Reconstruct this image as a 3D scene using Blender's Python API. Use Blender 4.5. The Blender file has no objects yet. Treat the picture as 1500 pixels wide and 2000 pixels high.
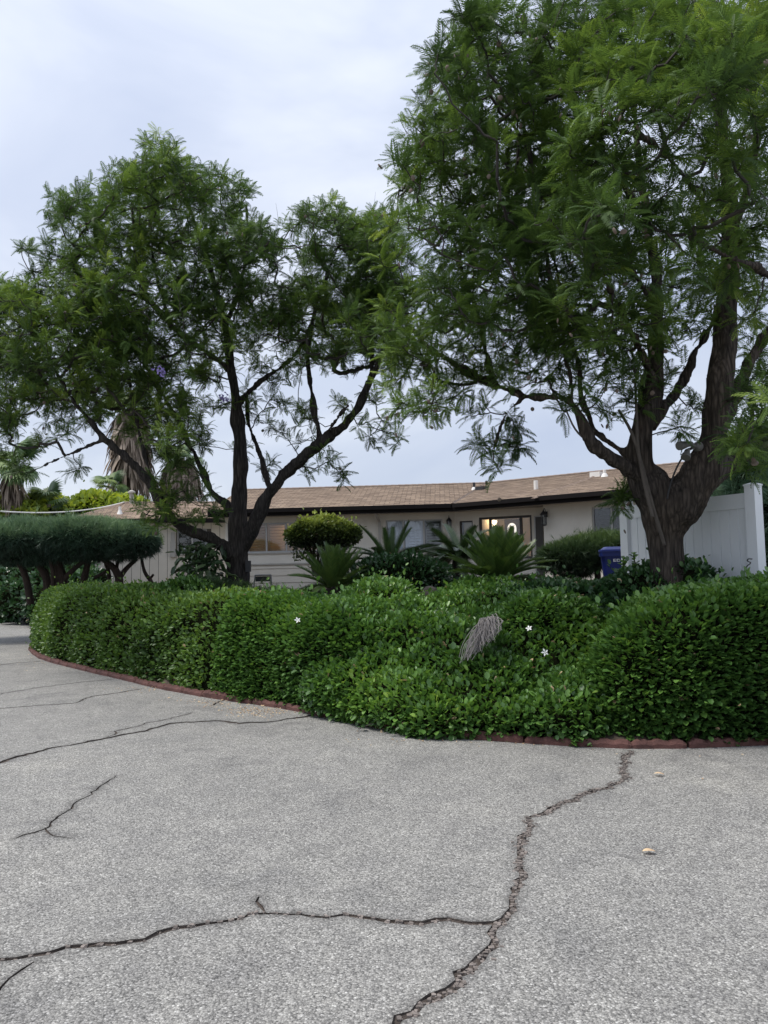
import bpy, bmesh, math, random
import numpy as np
from mathutils import Matrix, Vector, geometry

# ------------------------------------------------------------------ camera, sky, sun, exposure
SC = bpy.context.scene
COL = SC.collection
CAM_LOC = np.array([0.0, 0.0, 1.6])
PITCH, ROLL = math.radians(4.15), math.radians(-1.15)
CAM_ROT = Matrix.Rotation(math.pi/2 + PITCH, 3, 'X') @ Matrix.Rotation(ROLL, 3, 'Z')
cam_d = bpy.data.cameras.new('camera')
cam = bpy.data.objects.new('camera', cam_d)
COL.objects.link(cam)
cam.matrix_world = Matrix.Translation(CAM_LOC) @ CAM_ROT.to_4x4()
cam_d.sensor_fit = 'HORIZONTAL'; cam_d.sensor_width = 36; cam_d.lens = 36.0
cam_d.clip_start = 0.05; cam_d.clip_end = 2000
SC.camera = cam

SUN_EL, SUN_AZ = math.radians(64), math.radians(262)     # azimuth clockwise from +Y: high, to the left of the camera
world = bpy.data.worlds.new('World'); SC.world = world; world.use_nodes = True
wt = world.node_tree; wt.nodes.clear()
def wn(t, **k):
    n = wt.nodes.new(t)
    for a, b in k.items(): setattr(n, a, b)
    return n
wo = wn('ShaderNodeOutputWorld'); wb = wn('ShaderNodeBackground'); wb.inputs[1].default_value = 0.1
sky = wn('ShaderNodeTexSky', sky_type='NISHITA', sun_disc=False, sun_elevation=SUN_EL, sun_rotation=SUN_AZ)
tc = wn('ShaderNodeTexCoord'); mp = wn('ShaderNodeMapping'); mp.inputs['Scale'].default_value = (1.0, 1.0, 2.2)
mp.inputs['Location'].default_value = (3.1, 0.7, 0.35)
n1 = wn('ShaderNodeTexNoise'); n1.inputs['Scale'].default_value = 2.5; n1.inputs['Detail'].default_value = 5; n1.inputs['Roughness'].default_value = 0.5
n1.inputs['Distortion'].default_value = 0.4
r1 = wn('ShaderNodeValToRGB')
r1.color_ramp.elements[0].position = 0.30; r1.color_ramp.elements[0].color = (0.515, 0.58, 0.745, 1)
r1.color_ramp.elements[1].position = 0.72; r1.color_ramp.elements[1].color = (0.86, 0.90, 0.98, 1)
e = r1.color_ramp.elements.new(0.5); e.color = (0.635, 0.69, 0.825, 1)
sc10 = wn('ShaderNodeVectorMath', operation='SCALE'); sc10.inputs['Scale'].default_value = 10.2
mx = wn('ShaderNodeMix', data_type='RGBA'); mx.inputs[0].default_value = 0.90
L = wt.links.new
L(tc.outputs['Generated'], mp.inputs[0]); L(mp.outputs[0], n1.inputs['Vector']); L(n1.outputs['Fac'], r1.inputs[0])
# an overcast sky grows brighter towards the zenith
sx = wn('ShaderNodeSeparateXYZ'); mr = wn('ShaderNodeMapRange'); mr.inputs[1].default_value = 0; mr.inputs[2].default_value = 1; mr.inputs[3].default_value = .395; mr.inputs[4].default_value = .60
L(tc.outputs['Generated'], sx.inputs[0]); L(sx.outputs['Z'], mr.inputs[0]); m10 = wn('ShaderNodeMath', operation='MULTIPLY'); m10.inputs[1].default_value = 10.2
L(mr.outputs[0], m10.inputs[0]); L(m10.outputs[0], sc10.inputs['Scale'])
L(r1.outputs[0], sc10.inputs[0]); L(sky.outputs[0], mx.inputs[6]); L(sc10.outputs[0], mx.inputs[7])
L(mx.outputs[2], wb.inputs[0]); L(wb.outputs[0], wo.inputs[0])

sd = bpy.data.lights.new('sun', 'SUN'); sd.energy = 1.5; sd.angle = math.radians(20); sd.color = (1.0, 0.95, 0.885)
so = bpy.data.objects.new('sun', sd); COL.objects.link(so); so.location = (0, 0, 40)
sdir = Vector((math.sin(SUN_AZ)*math.cos(SUN_EL), math.cos(SUN_AZ)*math.cos(SUN_EL), math.sin(SUN_EL)))
so.rotation_euler = sdir.to_track_quat('Z', 'Y').to_euler()

vs = SC.view_settings
vs.view_transform = 'Standard'; vs.look = 'None'; vs.gamma = 1; vs.exposure = 1.22; vs.use_curve_mapping = False
SC.cycles.max_bounces = 8; SC.cycles.transparent_max_bounces = 12

# ------------------------------------------------------------------ pixel <-> world helpers (photo is 1500 x 2000, focal length 1500 px)
RM = np.array(CAM_ROT)
def P(px, py, d):
    return RM @ (np.array([(px-750)/1500, -(py-1000)/1500, -1.0])*d) + CAM_LOC
def ray(px, py):
    v = RM @ np.array([(px-750)/1500, -(py-1000)/1500, -1.0]); return v
def G(px, py, z=0.0):
    v = ray(px, py); t = (z-CAM_LOC[2])/v[2]
    return CAM_LOC + v*t
def to_px(p):
    q = (np.asarray(p)-CAM_LOC) @ RM
    return np.stack([750-1500*q[..., 0]/q[..., 2], 1000+1500*q[..., 1]/q[..., 2]], -1), -q[..., 2]

# ------------------------------------------------------------------ scene helpers
def tag(o, label=None, cat=None, group=None, kind=None):
    if label: o['label'] = label
    if cat: o['category'] = cat
    if group: o['group'] = group
    if kind: o['kind'] = kind
    return o
def thing(name, label, cat, loc, group=None):
    o = bpy.data.objects.new(name, None); COL.objects.link(o); o.empty_display_size = 0.2
    o.location = Vector([float(c) for c in loc]); o['wloc'] = [float(c) for c in loc]
    return tag(o, label, cat, group)
def new_obj(name, me, parent=None, M=None, kind=None, label=None):
    o = bpy.data.objects.new(name, me); COL.objects.link(o)
    base = Matrix.Identity(4)
    if parent is not None:
        o.parent = parent
        if parent.type == 'EMPTY':
            base = Matrix.Translation(-Vector(parent['wloc']))
        else:
            base = parent['_inv'] if False else Matrix.Identity(4)
    o.matrix_local = base @ (M if M is not None else Matrix.Identity(4))
    if kind: o['kind'] = kind
    if label: o['label'] = label
    return o
class MB:
    def __init__(s): s.v = []; s.f = []; s.uv = {}
    def add(s, v, f):
        o = len(s.v); s.v += [tuple(map(float, p)) for p in v]; s.f += [tuple(i+o for i in q) for q in f]; return s
    def box8(s, p):
        return s.add(p, [(0, 3, 2, 1), (4, 5, 6, 7), (0, 1, 5, 4), (1, 2, 6, 5), (2, 3, 7, 6), (3, 0, 4, 7)])
    def box(s, a, b):
        x0, y0, z0 = a; x1, y1, z1 = b
        return s.box8([(x0, y0, z0), (x1, y0, z0), (x1, y1, z0), (x0, y1, z0), (x0, y0, z1), (x1, y0, z1), (x1, y1, z1), (x0, y1, z1)])
    def tube(s, pts, rad, n=6, cap=True):
        v, f = tube(pts, rad, n, cap); return s.add(v, f)
    def lathe(s, prof, n=12, c=(0, 0, 0), M=None):
        v = []; f = []
        for r, z in prof:
            for k in range(n):
                a = 2*math.pi*k/n; p = Vector((r*math.cos(a), r*math.sin(a), z))
                if M is not None: p = M @ p
                v.append((p[0]+c[0], p[1]+c[1], p[2]+c[2]))
        for i in range(len(prof)-1):
            for k in range(n):
                f.append((i*n+k, i*n+(k+1) % n, (i+1)*n+(k+1) % n, (i+1)*n+k))
        f.append(tuple(range(n-1, -1, -1))); f.append(tuple((len(prof)-1)*n+k for k in range(n)))
        return s.add(v, f)
    def mesh(s, name, mat, smooth=False):
        me = bpy.data.meshes.new(name); me.from_pydata(s.v, [], s.f); me.update()
        if mat: me.materials.append(mat)
        if smooth: me.polygons.foreach_set('use_smooth', [True]*len(me.polygons))
        return me
    def build(s, name, mat, parent=None, smooth=False, **k):
        return new_obj(name, s.mesh(name, mat, smooth), parent, **k)
def tube(pts, rad, n=6, cap=True):
    pts = np.asarray(pts, float); m = len(pts)
    rad = np.full(m, rad, float) if np.isscalar(rad) else np.asarray(rad, float)
    tan = np.gradient(pts, axis=0); tan /= np.linalg.norm(tan, axis=1, keepdims=True)+1e-9
    ref = np.array([0.31, 0.95, 0.05]) if abs(tan[0][2]) > 0.5 else np.array([0.02, 0.1, 1.0])
    v = []
    for i in range(m):
        t = tan[i]; a = ref-t*ref.dot(t); a /= np.linalg.norm(a)+1e-9; ref = a; b = np.cross(t, a)
        for k in range(n):
            w = 2*math.pi*k/n
            v.append(pts[i]+rad[i]*(math.cos(w)*a+math.sin(w)*b))
    f = [(i*n+k, i*n+(k+1) % n, (i+1)*n+(k+1) % n, (i+1)*n+k) for i in range(m-1) for k in range(n)]
    if cap: f += [tuple(range(n-1, -1, -1)), tuple((m-1)*n+k for k in range(n))]
    return v, f
def resample(pts, step):
    pts = np.asarray(pts, float); out = []
    for i in range(len(pts)-1):
        n = max(1, int(np.linalg.norm(pts[i+1][:3]-pts[i][:3])/step))
        for k in range(n): out.append(pts[i]+(pts[i+1]-pts[i])*k/n)
    out.append(pts[-1]); return np.array(out)
def smooth_path(pts, it=2):
    pts = np.asarray(pts, float)
    for _ in range(it):
        q = np.empty((2*len(pts)-2, pts.shape[1])); q[0::2] = pts[:-1]*.75+pts[1:]*.25; q[1::2] = pts[:-1]*.25+pts[1:]*.75
        pts = np.vstack([pts[:1], q, pts[-1:]])
    return pts
_kr = np.random.default_rng(5)
_K = [(_kr.normal(size=3), _kr.uniform(0, 6.28)) for _ in range(14)]
def vnoise(p, scale=1.0):
    p = np.asarray(p)*scale; s = 0
    for i, (k, ph) in enumerate(_K): s = s+np.sin(p @ (k*1.6)+ph+0.7*np.sin(p @ np.roll(k, 1)))
    return s/math.sqrt(len(_K))
def norm(v): return v/(np.linalg.norm(v, axis=-1, keepdims=True)+1e-9)
def np_mesh(name, v, loops, tot, mat, var=None, smooth=False):
    me = bpy.data.meshes.new(name)
    me.vertices.add(len(v)); me.vertices.foreach_set('co', np.ascontiguousarray(v, np.float32).ravel())
    me.loops.add(len(loops)); me.loops.foreach_set('vertex_index', np.ascontiguousarray(loops, np.int32))
    me.polygons.add(len(tot)); st = np.concatenate([[0], np.cumsum(tot)[:-1]])
    me.polygons.foreach_set('loop_start', st.astype(np.int32)); me.polygons.foreach_set('loop_total', np.asarray(tot, np.int32))
    if smooth: me.polygons.foreach_set('use_smooth', np.ones(len(tot), bool))
    me.update(calc_edges=True); me.validate()
    if var is not None:
        at = me.attributes.new('var', 'FLOAT', 'POINT'); at.data.foreach_set('value', np.ascontiguousarray(var, np.float32))
    if mat: me.materials.append(mat)
    return me
def stamp(name, temps, R, T, var, which, mat, smooth=False):
    """many copies of a few templates joined in one mesh; R (n,3,3) columns forward, side, up"""
    V = []; LO = []; TO = []; VA = []; off = 0
    for k, (tv, tf) in enumerate(temps):
        idx = np.nonzero(which == k)[0]
        if not len(idx): continue
        tv = np.asarray(tv, float); fl = np.array([i for q in tf for i in q]); ft = np.array([len(q) for q in tf])
        v = np.einsum('nij,kj->nki', R[idx], tv)+T[idx][:, None, :]
        V.append(v.reshape(-1, 3)); n = len(idx)
        LO.append((fl[None, :]+(np.arange(n)*len(tv))[:, None]).ravel()+off); TO.append(np.tile(ft, n))
        VA.append(np.repeat(var[idx], len(tv))); off += n*len(tv)
    return np_mesh(name, np.vstack(V), np.concatenate(LO), np.concatenate(TO), mat, np.concatenate(VA), smooth)
def frames(f, u):
    f = norm(f); s = norm(np.cross(u, f)); u = np.cross(f, s)
    return np.stack([f, s, u], -1)
def remesh(v, f, voxel, smooth=4):
    me = bpy.data.meshes.new('tmp'); me.from_pydata([tuple(map(float, p)) for p in v], [], f); me.update()
    o = bpy.data.objects.new('tmp', me); COL.objects.link(o)
    m = o.modifiers.new('r', 'REMESH'); m.mode = 'VOXEL'; m.voxel_size = voxel
    if smooth:
        m = o.modifiers.new('s', 'SMOOTH'); m.factor = .5; m.iterations = smooth
    dg = bpy.context.evaluated_depsgraph_get(); ev = o.evaluated_get(dg)
    out = bpy.data.meshes.new_from_object(ev)
    bpy.data.objects.remove(o); bpy.data.meshes.remove(me)
    return out
def mesh_arrays(me):
    me.calc_loop_triangles()
    v = np.empty(len(me.vertices)*3); me.vertices.foreach_get('co', v); v = v.reshape(-1, 3)
    n = np.empty(len(me.vertices)*3); me.vertices.foreach_get('normal', n); n = n.reshape(-1, 3)
    t = np.empty(len(me.loop_triangles)*3, np.int32); me.loop_triangles.foreach_get('vertices', t); t = t.reshape(-1, 3)
    return v, n, t
def sample(v, t, n, rng, keep=None):
    a, b, c = v[t[:, 0]], v[t[:, 1]], v[t[:, 2]]
    cr = np.cross(b-a, c-a); ar = np.linalg.norm(cr, axis=1); nr = cr/(ar[:, None]+1e-12)
    if keep is not None: ar = ar*keep((a+b+c)/3, nr)
    k = rng.choice(len(t), n, p=ar/ar.sum())
    r1, r2 = rng.random(n), rng.random(n); q = np.sqrt(r1)
    return a[k]*(1-q)[:, None]+b[k]*(q*(1-r2))[:, None]+c[k]*(q*r2)[:, None], nr[k]

# ------------------------------------------------------------------ materials
def mat(name):
    m = bpy.data.materials.new(name); m.use_nodes = True; nt = m.node_tree; b = nt.nodes['Principled BSDF']
    return m, nt, b
def nd(nt, t, ins=None, **k):
    n = nt.nodes.new(t)
    for a, c in k.items(): setattr(n, a, c)
    for a, c in (ins or {}).items(): n.inputs[a].default_value = c
    return n
def ramp(nt, stops):
    r = nd(nt, 'ShaderNodeValToRGB'); cr = r.color_ramp
    cr.elements[0].position, cr.elements[0].color = stops[0][0], (*stops[0][1], 1)
    cr.elements[1].position, cr.elements[1].color = stops[-1][0], (*stops[-1][1], 1)
    for p, c in stops[1:-1]:
        e = cr.elements.new(p); e.color = (*c, 1)
    return r
def plain(name, col, rough=.6, spread=.12, scale=3.0, bump=0.0, bscale=60, metal=0, spec=.5, stretch=(1, 1, 1)):
    m, nt, b = mat(name)
    tc = nd(nt, 'ShaderNodeTexCoord'); mp = nd(nt, 'ShaderNodeMapping', {'Scale': stretch})
    n = nd(nt, 'ShaderNodeTexNoise', {'Scale': scale, 'Detail': 6, 'Roughness': .6})
    c = np.array(col)
    r = ramp(nt, [(.25, tuple(c*(1-spread))), (.75, tuple(np.minimum(c*(1+spread), 1)))])
    nt.links.new(tc.outputs['Object'], mp.inputs[0]); nt.links.new(mp.outputs[0], n.inputs['Vector'])
    nt.links.new(n.outputs['Fac'], r.inputs[0]); nt.links.new(r.outputs[0], b.inputs['Base Color'])
    b.inputs['Roughness'].default_value = rough; b.inputs['Metallic'].default_value = metal
    b.inputs['Specular IOR Level'].default_value = spec
    if bump:
        n2 = nd(nt, 'ShaderNodeTexNoise', {'Scale': bscale, 'Detail': 4}); bp = nd(nt, 'ShaderNodeBump', {'Strength': bump, 'Distance': .02})
        nt.links.new(mp.outputs[0], n2.inputs['Vector']); nt.links.new(n2.outputs['Fac'], bp.inputs['Height']); nt.links.new(bp.outputs[0], b.inputs['Normal'])
    return m
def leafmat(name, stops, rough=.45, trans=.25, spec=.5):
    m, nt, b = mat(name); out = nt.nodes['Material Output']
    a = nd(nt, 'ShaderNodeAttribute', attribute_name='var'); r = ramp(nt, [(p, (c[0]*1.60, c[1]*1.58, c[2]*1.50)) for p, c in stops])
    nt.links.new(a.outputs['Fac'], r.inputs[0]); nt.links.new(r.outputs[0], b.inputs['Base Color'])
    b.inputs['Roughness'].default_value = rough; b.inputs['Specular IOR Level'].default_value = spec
    t = nd(nt, 'ShaderNodeBsdfTranslucent'); mx = nd(nt, 'ShaderNodeMixShader', {0: trans})
    hs = nd(nt, 'ShaderNodeHueSaturation', {'Hue': .485, 'Saturation': 1.1, 'Value': 1.5})
    nt.links.new(r.outputs[0], hs.inputs['Color']); nt.links.new(hs.outputs[0], t.inputs[0])
    nt.links.new(b.outputs[0], mx.inputs[1]); nt.links.new(t.outputs[0], mx.inputs[2]); nt.links.new(mx.outputs[0], out.inputs[0])
    return m
def barkmat(name, dark, light, vs=1.0):
    m, nt, b = mat(name)
    tc = nd(nt, 'ShaderNodeTexCoord'); mp = nd(nt, 'ShaderNodeMapping', {'Scale': (1, 1, .13)})
    n = nd(nt, 'ShaderNodeTexNoise', {'Scale': 22*vs, 'Detail': 8, 'Roughness': .65, 'Distortion': .6})
    v = nd(nt, 'ShaderNodeTexVoronoi', {'Scale': 26*vs}, feature='DISTANCE_TO_EDGE')
    n2 = nd(nt, 'ShaderNodeTexNoise', {'Scale': 2.2, 'Detail': 3})
    mul = nd(nt, 'ShaderNodeMath', operation='MULTIPLY_ADD'); mul.inputs[1].default_value = .8
    r = ramp(nt, [(.3, dark), (.62, tuple((np.array(dark)+np.array(light))/2)), (.85, light)])
    r2 = ramp(nt, [(.35, (.75, .75, .78)), (.7, (1.12, 1.06, 1.0))]); mm = nd(nt, 'ShaderNodeMix', data_type='RGBA', blend_type='MULTIPLY'); mm.inputs[0].default_value = 1
    bp = nd(nt, 'ShaderNodeBump', {'Strength': .9, 'Distance': .03})
    Lk = nt.links.new
    Lk(tc.outputs['Object'], mp.inputs[0]); Lk(mp.outputs[0], n.inputs['Vector']); Lk(mp.outputs[0], v.inputs['Vector']); Lk(tc.outputs['Object'], n2.inputs['Vector'])
    Lk(v.outputs['Distance'], mul.inputs[0]); Lk(n.outputs['Fac'], mul.inputs[2]); Lk(mul.outputs[0], r.inputs[0]); Lk(n2.outputs['Fac'], r2.inputs[0])
    Lk(r.outputs[0], mm.inputs[6]); Lk(r2.outputs[0], mm.inputs[7]); Lk(mm.outputs[2], b.inputs['Base Color'])
    Lk(mul.outputs[0], bp.inputs['Height']); Lk(bp.outputs[0], b.inputs['Normal']); b.inputs['Roughness'].default_value = .9
    b.inputs['Specular IOR Level'].default_value = .2
    return m
def glassmat(name, tint=(.9, .93, .95), refl=1.0):
    m, nt, b = mat(name); nt.nodes.remove(b); out = nt.nodes['Material Output']
    lw = nd(nt, 'ShaderNodeLayerWeight', {'Blend': .5}); pw_ = nd(nt, 'ShaderNodeMath', operation='POWER'); pw_.inputs[1].default_value = 4.0; nt.links.new(lw.outputs['Facing'], pw_.inputs[0]); fr = nd(nt, 'ShaderNodeMath', operation='MULTIPLY_ADD'); fr.inputs[1].default_value = .8; fr.inputs[2].default_value = .06; nt.links.new(pw_.outputs[0], fr.inputs[0]); t = nd(nt, 'ShaderNodeBsdfTransparent', {0: (*tint, 1)}); g = nd(nt, 'ShaderNodeBsdfGlossy', {'Roughness': .02})
    mx = nd(nt, 'ShaderNodeMixShader'); nt.links.new(fr.outputs[0], mx.inputs[0]); nt.links.new(t.outputs[0], mx.inputs[1]); nt.links.new(g.outputs[0], mx.inputs[2])
    nt.links.new(mx.outputs[0], out.inputs[0]); return m
def emit(name, col, s):
    m, nt, b = mat(name); b.inputs['Emission Color'].default_value = (*col, 1); b.inputs['Emission Strength'].default_value = s; b.inputs['Base Color'].default_value = (*col, 1); return m

def asphalt_mat():
    m, nt, b = mat('asphalt'); Lk = nt.links.new
    tc = nd(nt, 'ShaderNodeTexCoord')
    vo = nd(nt, 'ShaderNodeTexVoronoi', {'Scale': 112.0, 'Randomness': 1.0}); vs_ = nd(nt, 'ShaderNodeTexVoronoi', {'Scale': 240.0})
    nz = nd(nt, 'ShaderNodeTexNoise', {'Scale': 55.0, 'Detail': 5, 'Roughness': .7})
    big = nd(nt, 'ShaderNodeTexNoise', {'Scale': .55, 'Detail': 5, 'Roughness': .6}); mid = nd(nt, 'ShaderNodeTexNoise', {'Scale': 4.5, 'Detail': 6, 'Roughness': .7})
    for n in (vo, vs_, nz, big, mid): Lk(tc.outputs['Object'], n.inputs['Vector'])
    sep = nd(nt, 'ShaderNodeSeparateColor'); Lk(vo.outputs['Color'], sep.inputs[0])
    sep2 = nd(nt, 'ShaderNodeSeparateColor'); Lk(vs_.outputs['Color'], sep2.inputs[0])
    st = ramp(nt, [(0.0, (.065, .064, .062)), (.28, (.205, .20, .189)), (.62, (.35, .342, .32)), (.86, (.46, .45, .42)), (.955, (.56, .55, .52)), (1.0, (.80, .79, .75))])
    Lk(sep.outputs[0], st.inputs[0])
    st2 = ramp(nt, [(0.0, (.08, .079, .076)), (.6, (.34, .333, .314)), (1.0, (.50, .49, .465))]); Lk(sep2.outputs[1], st2.inputs[0])
    m0 = nd(nt, 'ShaderNodeMix', data_type='RGBA'); m0.inputs[0].default_value = .42; Lk(st.outputs[0], m0.inputs[6]); Lk(st2.outputs[0], m0.inputs[7])
    gap = nd(nt, 'ShaderNodeMapRange', {1: .35, 2: .75, 3: 1.0, 4: .62}); Lk(vo.outputs['Distance'], gap.inputs[0])
    m1 = nd(nt, 'ShaderNodeMix', data_type='RGBA', blend_type='MULTIPLY'); m1.inputs[0].default_value = 1; Lk(m0.outputs[2], m1.inputs[6]); Lk(gap.outputs[0], m1.inputs[7])
    rb = ramp(nt, [(.28, (.74, .75, .77)), (.45, (.97, .97, .97)), (.56, (1.0, 1.0, 1.0)), (.74, (1.20, 1.19, 1.16))]); Lk(big.outputs['Fac'], rb.inputs[0])
    rm = ramp(nt, [(.25, (.80, .80, .81)), (.75, (1.17, 1.17, 1.15))]); Lk(mid.outputs['Fac'], rm.inputs[0])
    m2 = nd(nt, 'ShaderNodeMix', data_type='RGBA', blend_type='MULTIPLY'); m2.inputs[0].default_value = 1; Lk(m1.outputs[2], m2.inputs[6]); Lk(rb.outputs[0], m2.inputs[7])
    m3 = nd(nt, 'ShaderNodeMix', data_type='RGBA', blend_type='MULTIPLY'); m3.inputs[0].default_value = 1; Lk(m2.outputs[2], m3.inputs[6]); Lk(rm.outputs[0], m3.inputs[7])
    bl = nd(nt, 'ShaderNodeTexNoise', {'Scale': 1.25, 'Detail': 7, 'Roughness': .62, 'Distortion': .5}); Lk(tc.outputs['Object'], bl.inputs['Vector'])
    rs = ramp(nt, [(.56, (1, 1, 1)), (.63, (.86, .86, .87)), (.72, (.74, .74, .75))]); Lk(bl.outputs['Fac'], rs.inputs[0])      # old stains
    m35 = nd(nt, 'ShaderNodeMix', data_type='RGBA', blend_type='MULTIPLY'); m35.inputs[0].default_value = 1; Lk(m3.outputs[2], m35.inputs[6]); Lk(rs.outputs[0], m35.inputs[7]); m3 = m35
    at = nd(nt, 'ShaderNodeAttribute', attribute_name='var')      # dirt that has gathered beside the cracks
    dn = nd(nt, 'ShaderNodeMath', operation='MULTIPLY'); Lk(at.outputs['Fac'], dn.inputs[0]); Lk(nz.outputs['Fac'], dn.inputs[1])
    m4 = nd(nt, 'ShaderNodeMix', data_type='RGBA'); Lk(dn.outputs[0], m4.inputs[0]); Lk(m3.outputs[2], m4.inputs[6]); m4.inputs[7].default_value = (.045, .042, .04, 1)
    Lk(m4.outputs[2], b.inputs['Base Color'])
    h = nd(nt, 'ShaderNodeMath', operation='SUBTRACT'); Lk(nz.outputs['Fac'], h.inputs[0]); Lk(vo.outputs['Distance'], h.inputs[1])
    bp = nd(nt, 'ShaderNodeBump', {'Strength': .7, 'Distance': .006}); Lk(h.outputs[0], bp.inputs['Height']); Lk(bp.outputs[0], b.inputs['Normal'])
    b.inputs['Roughness'].default_value = .82; b.inputs['Specular IOR Level'].default_value = .3
    return m
def shingle_mat():
    m, nt, b = mat('shingle'); Lk = nt.links.new
    uv = nd(nt, 'ShaderNodeUVMap'); uv.uv_map = 'UVMap'
    br = nd(nt, 'ShaderNodeTexBrick', {'Color1': (.25, .185, .135, 1), 'Color2': (.48, .37, .27, 1), 'Mortar': (.085, .06, .045, 1), 'Scale': 1.0, 'Mortar Size': .012, 'Bias': 0.0, 'Brick Width': .33, 'Row Height': .145})
    n = nd(nt, 'ShaderNodeTexNoise', {'Scale': 6.0, 'Detail': 6, 'Roughness': .7}); r = ramp(nt, [(.3, (.78, .78, .80)), (.7, (1.18, 1.14, 1.1))])
    mm = nd(nt, 'ShaderNodeMix', data_type='RGBA', blend_type='MULTIPLY'); mm.inputs[0].default_value = 1
    Lk(uv.outputs[0], br.inputs['Vector']); Lk(uv.outputs[0], n.inputs['Vector']); Lk(n.outputs['Fac'], r.inputs[0]); Lk(br.outputs['Color'], mm.inputs[6]); Lk(r.outputs[0], mm.inputs[7])
    Lk(mm.outputs[2], b.inputs['Base Color']); b.inputs['Roughness'].default_value = .9
    return m
M = {}
M['asphalt'] = asphalt_mat()
M['crack'] = plain('crack_dirt', (.075, .060, .05), .95, .7, 14, .6, 120)
M['gravel'] = plain('crack_gravel', (.18, .155, .138), .9, .8, 22)
M['soil'] = plain('soil', (.07, .052, .038), .95, .4, 6, .6, 40)
M['earth'] = plain('dry_earth', (.13, .12, .08), .95, .3, .5)
M['edging'] = plain('red_concrete', (.105, .046, .038), .85, .45, 9, .5, 90)
M['stucco'] = plain('stucco', (.66, .63, .555), .9, .06, 2.5, .35, 120)
M['siding'] = plain('painted_siding', (.58, .54, .46), .7, .06, 3, .1, 40)
M['trim'] = plain('painted_trim', (.36, .345, .31), .6, .05, 3)
M['fascia'] = plain('dark_fascia', (.011, .0095, .0095), .8, .2, 4, spec=.15)
M['soffit'] = plain('soffit', (.30, .28, .25), .8, .06, 3)
M['alu'] = plain('window_frame', (.42, .42, .41), .45, .05, 4, metal=.3)
M['darkframe'] = plain('dark_frame', (.05, .045, .042), .5, .1, 4)
M['glass'] = glassmat('window_glass')
M['shingle'] = shingle_mat()
M['vinyl'] = plain('white_vinyl', (.84, .86, .88), .42, .03, 1.5)
M['woodshut'] = plain('wood_shutter', (.50, .33, .19), .5, .15, 4)
M['darkshut'] = plain('dark_shutter', (.022, .021, .020), .8, .15, 4, spec=.1)
M['curtain'] = plain('pale_curtain', (.78, .80, .86), .8, .08, 3)
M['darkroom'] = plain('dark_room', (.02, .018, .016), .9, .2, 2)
M['warmroom'] = plain('warm_room', (.62, .52, .38), .8, .05, 2)
M['black'] = plain('black_metal', (.02, .02, .022), .5, .15, 8)
M['grey'] = plain('grey_metal', (.20, .20, .20), .45, .15, 8, metal=.4)
M['whitepipe'] = plain('white_pipe', (.72, .71, .68), .5, .06, 6)
M['blue'] = plain('blue_plastic', (.006, .016, .12), .4, .15, 3)
M['white'] = plain('white_print', (.75, .76, .78), .5, .03, 6)
M['petal'] = plain('white_petal', (.82, .82, .80), .5, .03, 9)
M['purple'] = plain('lavender_petal', (.30, .24, .55), .5, .15, 9)
M['bark_left'] = barkmat('bark_dark', (.012, .011, .011), (.085, .077, .072))
M['bark_right'] = barkmat('bark_brown', (.011, .0095, .0085), (.115, .096, .080))
M['bark_jun'] = barkmat('bark_juniper', (.022, .017, .014), (.085, .066, .055), 2)
M['twig'] = plain('twig_bark', (.048, .041, .036), .85, .3, 12)
M['deadtwig'] = plain('dead_twig', (.21, .195, .19), .8, .25, 20)
M['pod'] = plain('seed_pod', (.15, .115, .09), .7, .5, 7)
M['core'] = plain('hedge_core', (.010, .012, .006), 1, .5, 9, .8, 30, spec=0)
M['jac'] = leafmat('jacaranda_leaf', [(0, (.016, .031, .012)), (.4, (.038, .071, .020)), (.7, (.075, .125, .029)), (1, (.165, .225, .05))], .6, .34, .22)
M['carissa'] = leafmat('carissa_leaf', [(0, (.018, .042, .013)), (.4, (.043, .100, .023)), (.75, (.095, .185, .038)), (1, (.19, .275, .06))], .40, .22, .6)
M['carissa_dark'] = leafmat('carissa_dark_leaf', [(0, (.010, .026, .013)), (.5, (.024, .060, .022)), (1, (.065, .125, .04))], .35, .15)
M['privet'] = leafmat('small_hedge_leaf', [(0, (.018, .040, .012)), (.4, (.050, .102, .022)), (.75, (.10, .175, .034)), (1, (.17, .24, .05))], .45, .24, .5)
M['juniper'] = leafmat('juniper_needle', [(0, (.013, .030, .020)), (.5, (.042, .084, .052)), (1, (.14, .21, .11))], .6, .1)
M['juniper_g'] = leafmat('juniper_green_needle', [(0, (.010, .022, .010)), (.5, (.028, .056, .018)), (1, (.08, .125, .03))], .6, .1)
M['cycad_shaded'] = leafmat('cycad_shaded_leaflet', [(0, (.010, .024, .010)), (.5, (.026, .05, .016)), (1, (.06, .09, .028))], .4, .1)  # darker copy of the cycad leaflet: shade on the rear cycads put into the colour
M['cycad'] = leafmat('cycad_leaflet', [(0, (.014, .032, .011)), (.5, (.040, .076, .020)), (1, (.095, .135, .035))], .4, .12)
M['topiary'] = leafmat('topiary_leaf', [(0, (.012, .020, .008)), (.5, (.050, .080, .020)), (1, (.23, .28, .07))], .45, .2)
M['loquat'] = leafmat('broad_leaf', [(0, (.016, .034, .015)), (.5, (.035, .065, .028)), (1, (.10, .14, .07))], .3, .12)
M['yellowbush'] = leafmat('bright_bush_leaf', [(0, (.05, .08, .018)), (.5, (.16, .22, .035)), (1, (.36, .40, .07))], .5, .3)
M['palmleaf'] = leafmat('palm_leaf', [(0, (.015, .035, .018)), (.5, (.045, .085, .03)), (1, (.16, .21, .07))], .5, .2)
M['skirt'] = leafmat('dead_frond', [(0, (.065, .052, .042)), (.5, (.15, .122, .10)), (1, (.27, .225, .19))], .85, .1)
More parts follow.
